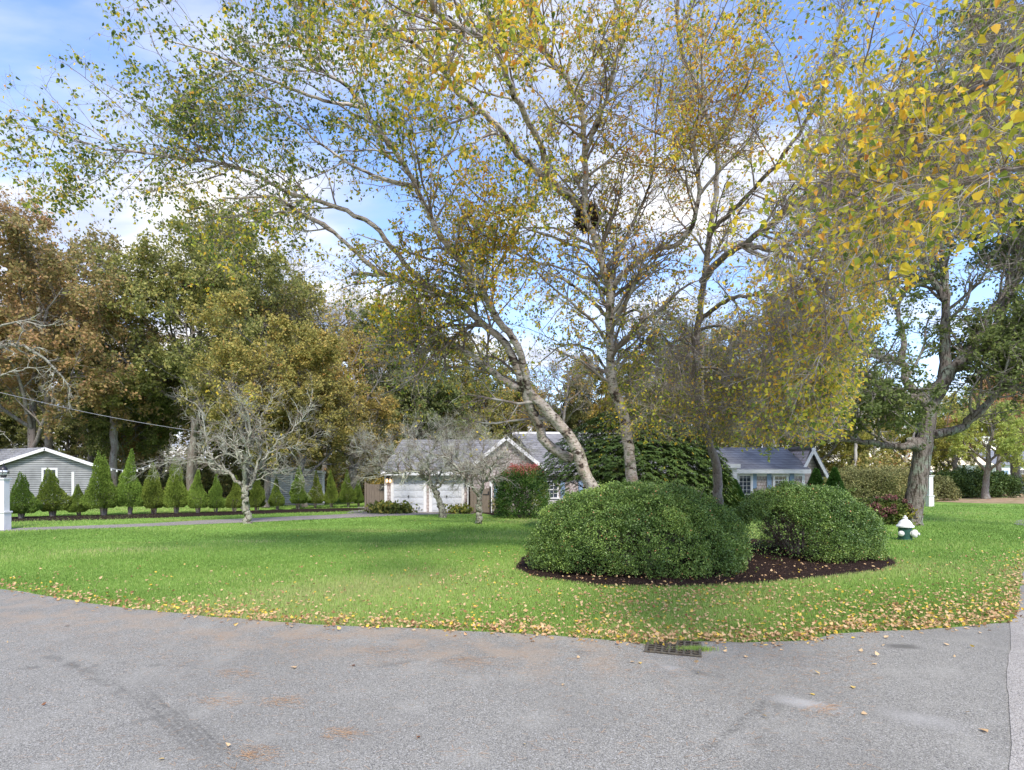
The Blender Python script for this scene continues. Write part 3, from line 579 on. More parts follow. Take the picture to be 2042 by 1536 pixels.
        me = w.mesh('twigs', M_birchtwig); me.transform(__import__('mathutils').Matrix.Translation(-Vector(base))); link('twigs', me, root)
        q, i = along(rr, a3, leafn, .15)
        # thin the leaves irregularly so that clumps and bare spots appear
        dens = sinfield(rr, q, 1.3); keep = rr.random(len(q)) < np.clip(.62 + .26 * dens, .2, 1) * bleaf(q); q = q[keep]
        link('crown', leaf_mesh('crown', rr, q - base, .060, M_birchleaf, tintf(q, rr), two=True, down=1.0), root); return len(q)
    def scr(q): return CX + q[:, 0] / q[:, 1] * FPX, HZ - (q[:, 2] - CAMH) / q[:, 1] * FPX
    def tint1(q, rr):
        f = sinfield(rr, q, .9); f3 = sinfield(rr, q, 3)
        return .46 + .024 * (q[:, 0] + 1.0) + .05 * f + .05 * f3 + rr.normal(0, .20, len(q))
    def tint2(q, rr):
        return .49 + .05 * sinfield(rr, q, 1.2) + rr.normal(0, .15, len(q))
    n = crown(root, base, limbs, dict(n1=430, l1=2.5, n2=3800, l2=.95, n3=24000, l3=.42, w=[.5, 1.5, 1.1, 1.0, 2.6, 1.6, 1.0, .65, 1.6, 1.3, 1.3, 1.2, 1.6, .75, 1.0, .8, 1.4, 1.0, 1.0], u0=.34), 135000, lambda q: np.where(q[:, 2] < 3.6, .22, np.where(q[:, 2] < 4.8, .5, 1)), tint1, 5)
    m = crown(root2, base2, l2, dict(n1=360, l1=2.3, n2=5200, l2=.95, n3=32000, l3=.42, w=[.6, 1.8, 1.2, 1.3, .9, 1.8, 4.2, 4.4, 3.4, 4.0], u0=.25, g1=-.045), 120000, lambda q: np.where(q[:, 1] > 9.5, .40, np.where(q[:, 1] < 6, .62, .72)), tint2, 6)
    print('birch leaves', n, m)
    # nest
    c = P(1172, 440, 11.9); w = Wood(); k = 1100; a_ = r_.uniform(0, 6.28, k); b_ = r_.normal(0, .5, k); rr = .17 + r_.normal(0, .05, k)
    p0 = np.c_[np.cos(a_) * rr * np.cos(b_), np.sin(a_) * rr * np.cos(b_), np.sin(b_) * .28]; dr = nrm(np.c_[-np.sin(a_), np.cos(a_), r_.normal(0, .6, k)] + r_.normal(0, .4, (k, 3)))
    pts = np.stack([p0 + dr * s for s in (-.13, 0, .13)], 1); w.add(pts, np.full((k, 3), .005), 3); me = w.mesh('bird_nest', M_nest); o = link('bird_nest', me, loc=tuple(c + [-.02, -.12, 0])); tag(o, 'dark tangled twig nest lodged in the fork high in the birch', 'nest')
birch()

# ------------------------------------------------------------------ right oak
def oak_right():
    r_ = np.random.default_rng(51); base = G(1820, 1047); Y = base[1]
    root = thing('oak_tree', 'large oak with lichen-patched grey trunk and dark green crown standing behind the hydrant', 'tree', tuple(base))
    L_ = []
    def seg(name, pix, Y0, Y1, r0, r1, K=30):
        p, r = limb(pix, Y0, Y1, r0, r1, K, r_, .008 if name == 'trunk' else .025); r = r * (1 + .03 * np.interp(np.arange(K), np.arange(0, K + 4, 4), r_.normal(size=len(np.arange(0, K + 4, 4)))))
        if name == 'trunk' and r0 > .32: r[0] *= 1.25
        w = Wood(); w.add(p[None] - base, r[None], 16); link(name, w.mesh(name, M_oakbark), root); L_.append((p, r))
    seg('trunk', [(1818, 1048), (1822, 1010), (1830, 966), (1840, 899), (1847, 848), (1853, 811), (1866, 785), (1877, 770)], Y, Y, .325, .285)
    for pix, y1, r0, r1 in (
        ([(1868, 785), (1897, 740), (1945, 706), (1979, 689), (2042, 685), (2120, 660)], Y - 1, .26, .09),
        ([(1895, 742), (1935, 695), (1955, 655), (1982, 614), (2006, 577), (2030, 500), (2050, 400), (2060, 250)], Y, .19, .045),
        ([(1975, 692), (1992, 638), (2016, 580), (2060, 500), (2120, 380)], Y + 1.5, .2, .05),
        ([(1884, 760), (1884, 726), (1884, 662), (1887, 594), (1882, 520), (1875, 430), (1880, 320), (1860, 210)], Y + .5, .22, .04),
        ([(1858, 810), (1803, 787), (1769, 777), (1738, 753), (1700, 740), (1660, 745)], Y - 1.5, .2, .04),
        ([(1850, 800), (1809, 763), (1799, 722), (1769, 712), (1691, 706), (1640, 690)], Y + 1, .18, .04),
        ([(1799, 722), (1800, 660), (1780, 590), (1740, 500), (1710, 420)], Y + 2, .12, .04),
        ([(1836, 878), (1815, 888), (1759, 888), (1694, 878), (1640, 878), (1560, 870)], Y - 1, .18, .04),
        ([(1701, 877), (1718, 838), (1748, 814), (1760, 780)], Y - 1, .08, .03),
        ([(1845, 870), (1911, 855), (1945, 824), (1999, 777), (2042, 736), (2100, 700)], Y - 2, .18, .05),
        ([(1880, 745), (1930, 735), (1970, 745), (2030, 720)], Y - 1, .1, .03),
        ([(1884, 600), (1830, 500), (1790, 380), (1800, 260)], Y + 1, .12, .03),
        ([(2030, 500), (1980, 380), (1960, 250), (1990, 130), (2010, 60)], Y + 1, .12, .03)):
        seg('limb', pix, Y, y1, r0, r1)
    # burl and cut knot
    K = 20; P_ = np.stack([cat(l[0], K) for l in L_[1:]]); Rr = np.stack([np.interp(np.linspace(0, 1, K), np.linspace(0, 1, len(l[1])), l[1]) for l in L_[1:]])
    w = Wood(); a1, r1 = spawn(r_, P_, Rr, 300, 3.2, (30, 65), 8, .03, .16, .2, 1, .45, .012, .09, .4)
    def lift(a, r):
        e = a[:, -1]; u, v = CX + e[:, 0] / e[:, 1] * FPX, HZ - (e[:, 2] - CAMH) / e[:, 1] * FPX; k = v < np.interp(u, [1600, 1700, 1800, 1860, 1950, 2042], [840, 850, 850, 870, 870, 800]); return a[k], r[k]
    a1, r1 = lift(a1, r1); a2, r2 = spawn(r_, a1, r1, 3300, 1.2, (30, 70), 6, .02, .22, .1, 1, .6, .006, .03, .4); a3, r3 = spawn(r_, a2, r2, 16000, .5, (25, 75), 4, 0, .25, .1, 1, .6, .004, .01, .4)
    w.add(a1, r1, 6); w.add(a2, r2, 4); w.add(a3, r3, 3); me = w.mesh('twigs', M_bark); me.transform(__import__('mathutils').Matrix.Translation(-Vector(base))); link('twigs', me, root)
    q, i = along(r_, a3, 200000, .2, .05); keep = r_.random(len(q)) < np.clip(.62 + .4 * sinfield(r_, q, .9), .1, 1); q = q[keep]
    t = .16 + r_.normal(0, .14, len(q)) + .05 * sinfield(r_, q, .5)
    o = link('crown', leaf_mesh('crown', r_, q - base, .125, M_oakleaf, t, asp=.6, down=.2), root); o.color = (.85, 1.0, .9, 1)
    b = MB(); b.lathe([(.02, 0), (.16, .0), (.17, .03), (.11, .06), (.09, .02)], (0, 0, 0), 'y', 16); b.build('knot', M_oakbark, root, tuple(P(1878, 778, Y - .50) - base), smooth=True)
    w = Wood(); p = np.array([P(1845, 896, Y), P(1822, 884, Y - .1), P(1806, 876, Y - .15)]); w.add(cat(p, 8)[None] - base, np.array([[.22, .25, .26, .26, .24, .20, .14, .04]]), 14); link('burl', w.mesh('burl', M_oakbark), root)
oak_right()

# ------------------------------------------------------------------ generic deciduous tree prototypes
def tree_parts(seed, H=14, trunkf=.45, spread=.5, nl=(12, 110, 800, 4200), leafn=26000, ls=.15, mleaf=None, mbark=None, tint0=.3, tsd=.18, gup=.05, tr=.22, lean=0, leafkeep=.8):
    r_ = np.random.default_rng(seed); mleaf = mleaf or M_oakleaf; mbark = mbark or M_bark
    n = 12; z = np.linspace(0, H * .82, n); tp = np.c_[np.cumsum(r_.normal(lean, .10, n)), np.cumsum(r_.normal(0, .10, n)), z]; tp[0, :2] = 0
    tp -= [tp[0, 0], tp[0, 1], 0]; trd = tr * np.linspace(1, .22, n) ** .9; trd[0] *= 1.3
    w = Wood(); w.add(tp[None], trd[None], 10); tm = w.mesh('trunk', mbark)
    a0, r0 = spawn(r_, tp[None], trd[None], nl[0], H * spread, (35, 70), 10, gup, .10, trunkf, 1, .6, .02, tr * .6, .75, lvar=(.75, 1.1))
    a1, r1 = spawn(r_, a0, r0, nl[1], H * .24, (30, 65), 7, .03, .16, .2, 1, .55, .012, .09, .5)
    a2, r2 = spawn(r_, a1, r1, nl[2], H * .09, (30, 70), 5, .02, .22, .15, 1, .55, .008, .03, .4)
    a3, r3 = spawn(r_, a2, r2, nl[3], H * .04, (25, 75), 3, 0, .2, .2, 1, .6, .005, .01, .4)
    w = Wood(); w.add(a0, r0, 7); w.add(a1, r1, 5); w.add(a2, r2, 3); w.add(a3, r3, 3); bm = w.mesh('branches', mbark)
    q, i = along(r_, a3, leafn, .2, H * .006); keep = r_.random(len(q)) < np.clip(leafkeep + .4 * sinfield(r_, q, 8 / H), .05, 1); q = q[keep]
    t = tint0 + r_.normal(0, tsd, len(q)) + .08 * sinfield(r_, q, 5 / H)
    return tm, bm, leaf_mesh('crown', r_, q, ls, mleaf, t, asp=.6, down=.2)
def tree(name, parts, label, loc, rz=0, sc=1, group=None, color=None, cat_='tree'):
    r = thing(name, label, cat_, loc, rz, group); r.scale = (sc, sc, sc) if not isinstance(sc, tuple) else sc
    link('trunk', parts[0], r); link('branches', parts[1], r); c = link('crown', parts[2], r)
    if color: c.color = color
    return r
def at(px, Y): return ((px - CX) / FPX * Y, Y, 0)
oakA = tree_parts(101, 17, .14, .46, (13, 140, 1100, 5200), 75000, .19, tint0=.30)
oakB = tree_parts(102, 14, .12, .5, (14, 140, 1000, 5000), 70000, .19, tint0=.30)
oakC = tree_parts(103, 13, .1, .42, (16, 130, 900, 4500), 60000, .19, tint0=.36)
brn = tree_parts(104, 17, .14, .5, (14, 140, 1100, 5200), 75000, .18, mleaf=M_brownleaf, tint0=.5, leafkeep=.7)
sparse = tree_parts(105, 14, .3, .42, (14, 110, 800, 4200), 12000, .14, tint0=.55, leafkeep=.45)
# named, tellable trees
tree('oak_tree', brn, 'tall russet-brown oak at the left edge beyond the grey garage', at(60, 36), .4, 1.2)
tree('oak_tree', brn, 'russet oak with thin rusty crown right behind the grey garage gable', at(185, 42), 2.4, 1.0)
tree('oak_tree', oakA, 'tall olive-green oak with an open fan of bare inner limbs', at(385, 40), 1.0, 1.24, color=(1.1, 1.1, 1, 1))
tree('oak_tree', oakB, 'broad green oak with stout trunk standing in the arborvitae row', at(530, 31), 2.0, .80, color=(1.2, 1.1, .9, 1))
tree('oak_tree', oakB, 'bronze-green oak with slim trunk in front of the grey shed', at(608, 31.8), 4.0, .68, color=(1.3, 1.12, .95, 1))
tree('oak_tree', oakC, 'orange-tinged low oak left of the double garage', at(715, 38), 1.0, .86, color=(1.45, 1.12, .95, 1))
tree('maple_tree', sparse, 'thinly leaved yellowing tree rising over the shed', at(640, 44), 1.0, 1.12, color=(1.4, 1.3, 1.0, 1))
tree('oak_tree', oakA, 'tall olive oak whose top shows above the bare crabapple', at(485, 44), 3.0, 1.28, color=(1.15, 1.1, .95, 1))
tree('maple_tree', sparse, 'tall airy yellowing tree between the shed and the wooden gate', at(590, 47), 2.2, 1.5, color=(1.3, 1.25, 1.0, 1))
tree('maple_tree', sparse, 'airy yellowing tree above the wooden gate', at(700, 50), 4.2, 1.35, color=(1.3, 1.25, 1.0, 1))
tree('oak_tree', oakC, 'dark grey-green tree rising over the left garage door', at(815, 44), 2.0, 1.12, color=(.75, .85, .85, 1))
tree('oak_tree', oakB, 'dark green low tree behind the grey garage roof', at(250, 41), 5, .78, color=(.8, .9, .8, 1))
# the wood behind: individuals sharing four sets of meshes
r_ = np.random.default_rng(77)
wood = [(-60, 50, 1.0, 0), (130, 52, .9, 1), (320, 55, 1.05, 2), (470, 52, .95, 1), (560, 56, 1.0, 0), (770, 50, 1.1, 2), (830, 48, 1.0, 1), (900, 55, 1.1, 1), (960, 50, .9, 2), (1040, 54, .9, 1), (1110, 48, 1.0, 3), (1190, 54, .95, 1),
        (1270, 50, .95, 2), (1340, 55, 1.0, 0), (1410, 46, 1.15, 3), (1480, 50, 1.15, 1), (1550, 44, 1.15, 3), (1620, 50, 1.0, 1), (1700, 52, .7, 2), (1760, 58, .7, 3), (1830, 54, .72, 1), (-10, 60, 1.1, 2), (430, 64, 1.1, 0), (700, 64, .9, 2), (1000, 66, .85, 1), (1150, 66, .8, 2),
        (1300, 68, .85, 0), (1450, 66, .9, 1), (1600, 66, .85, 2), (1730, 70, .9, 1), (1890, 66, .8, 2), (240, 62, 1.0, 1), (-160, 46, 1.0, 0), (2180, 50, 1.0, 1), (-260, 55, 1.1, 2)]
PR = [oakA, oakB, oakC, sparse]
cols = [(.9, .95, .9, 1), (1.1, 1.05, .95, 1), (1.35, 1.1, .85, 1), (.8, .85, .85, 1)]
seen_labels = set()
for (px, Y, s, k) in wood:
    ci = r_.integers(0, 4); right = px > 1600
    col = (1.4, 1.35, .9, 1) if right else cols[ci]
    place = [p_ for lim_, p_ in ((-100, 'beyond the left edge'), (200, 'behind the grey garage'), (450, 'behind the arborvitae row'), (740, 'behind the garden shed'), (930, 'behind the garage roof'), (1100, 'behind the shingled gable'), (1420, 'behind the rhododendron'), (1650, 'behind the right house wing'), (9999, 'behind the olive shrub')) if px <= lim_][0]
    lab = {0: 'tall oak', 1: 'olive tree', 2: 'bushy tree', 3: 'thin yellow tree'}[k] + (' in the far wood ' if Y > 58 else ' at the near wood edge ') + place
    lab = lab + ', farther right' if lab in seen_labels else lab; seen_labels.add(lab)
    tree('wood_tree', PR[k], lab, at(px, Y), r_.uniform(0, 6), s * r_.uniform(.92, 1.05), 'trees of the wood behind the houses', col)
r_ = np.random.default_rng(88)
def undergrowth():
    n = 230000; x = r_.uniform(-80, 80, n); y = r_.uniform(44, 80, n); x = x * y / 70
    f = sinfield(r_, np.c_[x, y, 0*x], .35); f2 = sinfield(r_, np.c_[x, y, 0*x], 1.2)
    top = np.clip(3.4 + 1.3 * f + .6 * f2, .6, 8) * np.where(x / y > .55, .55, 1); z = top * r_.random(n) ** .8
    k = ~((x / y > .72)); x, y, z, f = x[k], y[k], z[k], f[k]
    V, F = leaves1(r_, np.c_[x, y, z], .30, down=.2, asp=.6); t = np.clip(.25 + .15 * f + r_.normal(0, .2, len(x)), 0, 1)
    o = link('undergrowth', arr_mesh('undergrowth', V, F, M_oakleaf, tint=t)); tag(o, 'dense mixed green and brown undergrowth along the edge of the wood', 'undergrowth', kind='stuff')
undergrowth()
sheet('woodland_floor', [(-140, 43), (31, 43), (60, 90), (60, 160), (-140, 160)], .006, mat('leaf_mould', (.16, .11, .06), .95, .05, noise=[(1.5, 5, (.10, .13, .04), .45, .6, (1, 1, 1))]))
# pale lime trees, far right
lime = tree_parts(110, 9, .16, .48, (14, 120, 900, 4200), 44000, .15, tint0=.38, tsd=.12, tr=.30)
tree('maple_tree', lime, 'small pale lime-green tree with layered branches beside the dark hedge at far right', at(1966, 41), .8, .78, color=(1.45, 1.7, 1.3, 1))
tree('maple_tree', lime, 'taller lime-green tree beyond the dark hedge at the right edge', at(2030, 56), 2.8, 1.45, color=(1.3, 1.55, 1.0, 1))
tree('maple_tree', lime, 'lime-green tree behind the big oak trunk', at(1905, 60), 4.8, 1.05, color=(1.2, 1.4, .9, 1))
red = tree_parts(111, 10, .2, .42, (12, 100, 700, 3500), 20000, .15, mleaf=M_brownleaf, tint0=.9)
tree('maple_tree', red, 'rusty red maple glimpsed between the oak limbs at right', at(1990, 50), .8, 1.1)

M_crabtwig = mat('lichen_twig', (.22, .19, .155), .9, .05, noise=[(2.5, 4, (.44, .45, .36), .45, .58, (1, 1, 1))])
M_paleb = mat('pale_bark', (.42, .40, .36), .9, .1, noise=[(3, 4, (.22, .2, .18), .5, .6, (1, 1, 1))])
# pale bare birches in the right wood
def bare(name, label, Y, traces, mt, r0s, seed, nt=(60, 420, 0), tl=(.9, .35), leafpts=None, base=None, sh=(30, 70), gg=.02, rmin=.0055, thin=None, cat_='tree', jit=.03):
    r_ = np.random.default_rng(seed); base = np.array(base if base is not None else P(traces[0][0][0], traces[0][0][1], Y)); base[2] = 0
    root = thing(name, label, cat_, tuple(base)); L_ = []
    for i, (pix, r0) in enumerate(zip(traces, r0s)):
        r1 = r0 * (.62 if i == 0 else .16); dy = 0 if i == 0 else r_.uniform(-1.4, 1.4)
        p, r = limb(pix, Y, Y + dy, r0, r1, 26, r_, jit); r *= 1 + .06 * np.interp(np.arange(26), np.arange(0, 30, 4), r_.normal(size=8))
        if i == 0: r[0] *= 1.25
        w = Wood(); w.add(p[None] - base, r[None], 10); link('trunk' if i == 0 else 'limb', w.mesh('limb', mt), root)
        if i: L_.append((p, r))
    P_ = np.stack([l[0] for l in L_]); Rr = np.stack([l[1] for l in L_])
    w = Wood(); a1, r1 = spawn(r_, P_, Rr, nt[0], tl[0], sh, 8, gg, .22, .1, 1, .6, rmin, .035, .4)
    a2, r2 = spawn(r_, a1, r1, nt[1], tl[1], sh, 6, gg, .25, .1, 1, .6, rmin * .7, .02, .3)
    w.add(a1, r1, 5); w.add(a2, r2, 4)
    if nt[2]:
        a3, r3 = spawn(r_, a2, r2, nt[2], tl[1] * .5, sh, 4, 0, .25, .1, 1, .6, rmin * .5, .008, .3); w.add(a3, r3, 3)
    me = w.mesh('twigs', thin or mt); me.transform(__import__('mathutils').Matrix.Translation(-Vector(base))); link('twigs', me, root)
    if leafpts:
        q = np.concatenate([P(u, v, Y) + r_.normal(0, .16, (n, 3)) for u, v, n in leafpts]); link('crown', leaf_mesh('crown', r_, q - base, .11, M_birchleaf, r_.normal(.56, .1, len(q)), two=True), root)
    return root
bare('crabapple_tree', 'bare lichen-covered crabapple with a few yellow leaves, standing by the driveway on the left', 21.8,
     [[(494, 1046), (491, 1015), (489, 995), (487, 977), (486, 962)],
      [(487, 975), (476, 962), (456, 944), (425, 918), (413, 880), (405, 842), (398, 812), (360, 790)],
      [(487, 970), (489, 918), (497, 883), (494, 829), (476, 799), (453, 773)],
      [(488, 978), (497, 970), (510, 944), (522, 918), (553, 885), (583, 855), (616, 816), (624, 775)],
      [(490, 975), (507, 962), (532, 946), (565, 944), (604, 949)],
      [(456, 944), (433, 941), (400, 915), (340, 922), (290, 935)],
      [(522, 918), (545, 900), (585, 890), (640, 860)],
      [(489, 918), (470, 890), (462, 850), (440, 820)],
      [(510, 944), (520, 890), (515, 850), (540, 800), (560, 770)],
      [(425, 918), (450, 900), (445, 860), (470, 830)]], M_lichen, [.15, .08, .085, .085, .045, .045, .04, .045, .045, .04], 61, (220, 1500, 3000), (1.15, .5), [(430, 775, 14), (465, 775, 12), (492, 790, 16), (500, 805, 10), (505, 858, 4), (532, 862, 4), (545, 868, 4), (488, 860, 3)], thin=M_crabtwig)
bare('crabapple_tree', 'low wide bare crabapple with leaning trunk in front of the garage doors', 24.6,
     [[(884, 1031), (880, 1015), (876, 1000), (870, 985), (866, 974)],
      [(866, 975), (853, 959), (828, 939), (782, 944), (757, 928), (731, 903), (700, 890)],
      [(830, 942), (818, 930), (818, 916), (795, 903), (757, 905), (718, 883)],
      [(866, 975), (871, 965), (874, 949), (884, 941), (907, 934), (940, 925)],
      [(868, 976), (876, 970), (889, 957), (920, 956), (950, 945)],
      [(860, 968), (856, 944), (853, 918), (871, 880), (884, 855)],
      [(874, 950), (893, 920), (905, 895), (925, 880)],
      [(856, 930), (835, 900), (820, 870), (800, 850)],
      [(828, 939), (800, 915), (770, 890), (745, 870)],
      [(782, 944), (740, 945), (700, 928)]], M_lichen, [.175, .10, .055, .07, .07, .07, .045, .045, .04, .035], 62, (260, 1900, 4000), (1.1, .5), [(812, 820, 8), (838, 830, 8), (870, 860, 6)], gg=.05, thin=M_crabtwig)
bare('crabapple_tree', 'slim bare crabapple with upright forked trunk left of the red-topped bush', 21.6,
     [[(954, 1047), (955, 1020), (955, 990), (954, 980)],
      [(954, 985), (944, 972), (930, 957), (911, 934), (893, 915), (864, 906), (830, 890)],
      [(955, 985), (961, 976), (963, 953), (961, 922), (965, 882), (967, 850)],
      [(958, 982), (970, 957), (982, 929), (996, 910), (1017, 903), (1045, 905)],
      [(930, 957), (922, 930), (905, 905), (890, 885), (880, 850)],
      [(963, 945), (945, 915), (935, 885), (940, 850)],
      [(970, 957), (990, 950), (1010, 925), (1030, 890), (1050, 870)]], M_lichen, [.13, .07, .065, .06, .04, .04, .04], 63, (240, 1700, 3600), (1.0, .45), [(958, 868, 5), (940, 900, 4), (1000, 895, 4), (1035, 870, 4)], gg=.04, thin=M_crabtwig)
bare('bare_tree', 'pale dead lichened boughs reaching in from the left edge above the lamp post', 20,
     [[(-120, 1053), (-115, 950), (-105, 850), (-90, 760)],
      [(-95, 780), (-40, 715), (20, 690), (75, 705), (110, 735), (135, 770), (140, 810)],
      [(-95, 800), (-50, 760), (10, 745), (60, 735), (95, 730)],
      [(-95, 780), (-70, 700), (-20, 660), (40, 640), (90, 650), (125, 640)],
      [(-100, 850), (-50, 855), (0, 860), (20, 880)],
      [(110, 735), (100, 770), (85, 790)]], M_lichen, [.2, .09, .06, .06, .05, .03], 64, (60, 300, 400), (.9, .4), gg=-.02, thin=M_crabtwig)
for i, (x0, x1, yt, Yb, lb) in enumerate(((1700, 1712, 800, 46, 'pale forked bare trunk left of the oak, behind the olive shrub'), (1745, 1742, 800, 50, 'straight whitish bare trunk standing in the wood behind the olive shrub'), (1780, 1830, 850, 47, 'slanting pale bare trunk leaning right, just left of the big oak'))):
    yb = HZ + 2268 / Yb
    bare('bare_tree', lb, Yb, [[(x0, yb), ((x0 + x1) / 2, (yb + yt) / 2), (x1, yt)], [(x1, yt + 40), (x1 + 18, yt), (x1 + 30, yt - 50)], [((x0 + x1) / 2, yt + 70), (x0 - 20, yt + 20), (x0 - 30, yt - 30)]], M_paleb, [.16, .08, .08], 70 + i, (20, 120, 0), (1.5, .7))
# slender trunks visible among the left trees
for i, (x, Y, yt, lb) in enumerate(((225, 38, 700, 'grey straight trunk behind the arborvitae left of the crabapple'), (385, 41, 640, 'thick grey trunk seen behind the crabapple'), (703, 36, 780, 'dark trunk left of the wooden gate'), (95, 40, 740, 'grey trunk rising behind the ridge of the grey garage'))):
    yb = HZ + 2268 / Y
    bare('forest_tree', lb, Y, [[(x, yb), (x + 2, (yb + yt) / 2), (x - 3, yt)], [(x, yt + 60), (x + 40, yt), (x + 70, yt - 60)], [(x, yt + 90), (x - 35, yt + 40), (x - 60, yt - 30)]], M_bark, [.28, .1, .1], 80 + i, (30, 200, 0), (1.8, .8))

# ------------------------------------------------------------------ shrubs
def dome(name, label, c, rx, ry, rz, n, ls, ml, seed, lump=.10, freq=3.2, tint0=.4, tsd=.2, thick=.12, zcut=0.03, cat_='shrub', core=M_holly, out=.6, sq=2.4, two=False, openf=None, tintf=None, stems=26, asp=.6, group=None, clus=11):
    r_ = np.random.default_rng(seed); root = thing(name, label, cat_, (c[0], c[1], 0), 0, group)
    d = np.repeat(nrm(r_.normal(size=(n // clus + 1, 3))), clus, 0)[:n]; d[:, 2] = np.where(d[:, 2] < -.35, -d[:, 2], d[:, 2]); fr = np.random.default_rng(seed + 1)
    # superellipsoid radius
    rad = (np.abs(d[:, 0])**sq + np.abs(d[:, 1])**sq + np.abs(d[:, 2])**sq) ** (-1/sq)
    nf = sinfield(fr, d * [rx, ry, rz], freq); nf2 = sinfield(fr, d * [rx, ry, rz], freq * 3.2)
    s = rad * (1 + lump * .5 * nf + lump * .3 * nf2 - thick * np.repeat(r_.random(n // clus + 1), clus)[:n] ** 1.6 + .09 * np.repeat((r_.random(n // clus + 1) < .03) * r_.random(n // clus + 1), clus)[:n]); p = d * s[:, None] * [rx, ry, rz] + [0, 0, rz * .40] + r_.normal(0, ls * .9, (n, 3))
    p[:, 2] = np.abs(p[:, 2] - zcut) + zcut; scale = 1
    # fit height: top of superellipsoid sits at rz*1.4
    if openf is not None: p = p[~openf(p, r_)]
    k = p[:, 2] < (.4 + .6) * 1.6 * rz; p = p[k]
    t = tint0 + r_.normal(0, tsd, len(p))
    t = t + .12 * sinfield(fr, p, 2.2) + .10 * sinfield(fr, p, 7)
    if tintf: t = tintf(p, t, r_)
    V, F = (leaves2 if two else leaves1)(r_, p, ls, **({'asp': asp} if two else {'asp': asp, 'out': nrm(p), 'outw': out}))
    link('foliage', arr_mesh('foliage', V, F, ml, tint=np.clip(np.repeat(t, 2) if two else t, 0, 1)), root)
    a_ = r_.uniform(0, 6.28, stems); e = np.c_[np.cos(a_) * rx * .6, np.sin(a_) * ry * .6, np.full(stems, rz * 1.0)] * r_.uniform(.5, 1, (stems, 1))
    b0 = np.c_[np.cos(a_) * rx * .12, np.sin(a_) * ry * .12, 0*a_]; pts = np.stack([b0 + (e - b0) * f + (r_.normal(0, .04, (stems, 3)) if f else 0) for f in (0, .3, .6, 1)], 1)
    w = Wood(); rr = np.tile(np.array([.02, .015, .011, .006]) * max(rx, .5), (stems, 1)); w.add(pts, rr, 5); a2, r2 = spawn(r_, pts, rr, stems * 7, rz * .6, (25, 60), 5, .02, .2, .2, 1, .6, .003, .01, .3); w.add(a2, r2, 3)
    if openf is not None: a3, r3 = spawn(r_, a2, r2, stems * 12, rz * .3, (25, 60), 4, .0, .2, .2, 1, .6, .003, .005, .3); w.add(a3, r3, 3)
    link('stems', w.mesh('stems', M_twig), root); return root
lb = (P(1270, 1000, 11.7)); rb = P(1598, 1000, 13.3)
def lt(p, t, r_):   # a few caught fallen leaves
    return np.where(r_.random(len(p)) < .006, 1.0, np.minimum(t, .95))
dome('holly_bush', 'large dome-shaped clipped holly bush in front of the birch trunks', lb, 2.22, 1.6, 1.27, 230000, .029, M_holly, 91, lump=.075, freq=3.4, tintf=lt, thick=.20, sq=1.95, stems=40, asp=.85)
def op(p, r_): return (p[:, 0] < -.45) & (p[:, 2] < .95 + .25 * np.sin(p[:, 0] * 5)) & (r_.random(len(p)) < .93)
dome('holly_bush', 'looser holly bush with bare twigs showing low on its left side, right of the dome', rb, 1.80, 1.4, 1.22, 165000, .030, M_holly, 92, lump=.09, freq=3.4, tintf=lt, thick=.24, sq=2.0, openf=op, stems=22, asp=.85)

def rhodo():
    r_ = np.random.default_rng(95); c = P(1264, 1000, 19.5); root = thing('rhododendron', 'big dark glossy-leaved rhododendron filling the space behind the birch trunks in front of the house', 'shrub', (c[0], c[1], 0))
    n = 9000; d = nrm(r_.normal(size=(n, 3))); d[:, 2] = np.abs(d[:, 2]); nf = sinfield(r_, d, 2.5); s = (np.abs(d) ** 2.8).sum(1) ** (-1 / 2.8) + .13 * nf - .35 * r_.random(n) ** 1.5
    p = d * s[:, None] * [3.05, 1.8, 4.0]; p = p[~((p[:, 0] < -1.5) & (p[:, 2] < 1.5 + .4 * r_.normal(size=n)))]; n = len(p); d = nrm(p); p[:, 0] *= 1 + .12 * (1 - p[:, 2] / 4); p[:, 2] += .25
    k = 9; a_ = r_.uniform(0, 6.28, (n, 1)) + np.arange(k)[None] * 6.283 / k + r_.normal(0, .15, (n, k)); ax = nrm(d + [0, 0, .7])
    u = nrm(np.cross(ax, [[1, .3, 0]])); w = np.cross(ax, u); dr = np.cos(a_)[..., None] * u[:, None] + np.sin(a_)[..., None] * w[:, None] + ax[:, None] * r_.uniform(-.35, .3, (n, k, 1)); dr = nrm(dr).reshape(-1, 3)
    pp = np.repeat(p, k, 0); sd_ = nrm(np.cross(dr, np.repeat(ax, k, 0))); L_ = r_.uniform(.11, .17, (n*k, 1)); V = np.stack([pp, pp + dr*L_*.5 + sd_*L_*.16, pp + dr*L_ - [0, 0, .02], pp + dr*L_*.5 - sd_*L_*.16], 1).reshape(-1, 3)
    t = np.repeat(.35 + r_.normal(0, .15, n), k) + r_.normal(0, .12, n*k); t = np.where(r_.random(n*k) < .012, 1, np.minimum(t, .9)); link('foliage', arr_mesh('foliage', V, np.arange(n*k*4).reshape(-1, 4), M_rhodo, tint=np.clip(t, 0, 1)), root)
    st = 22; a_ = r_.uniform(0, 6.28, st); e = np.c_[np.cos(a_) * 2.0, np.sin(a_) * 1.1, r_.uniform(2, 3.6, st)]; b0 = np.c_[np.cos(a_) * .5, np.sin(a_) * .3, 0*a_]
    pts = np.stack([b0 + (e - b0) * f + r_.normal(0, .1, (st, 3)) * (f > 0) for f in (0, .3, .6, 1)], 1); rr = np.tile([.07, .055, .04, .02], (st, 1)); w = Wood(); w.add(pts, rr, 6); a2, r2 = spawn(r_, pts, rr, 260, 1.3, (25, 60), 6, .03, .2, .2, 1, .6, .008, .03, .3); w.add(a2, r2, 4); link('stems', w.mesh('stems', M_twig), root)
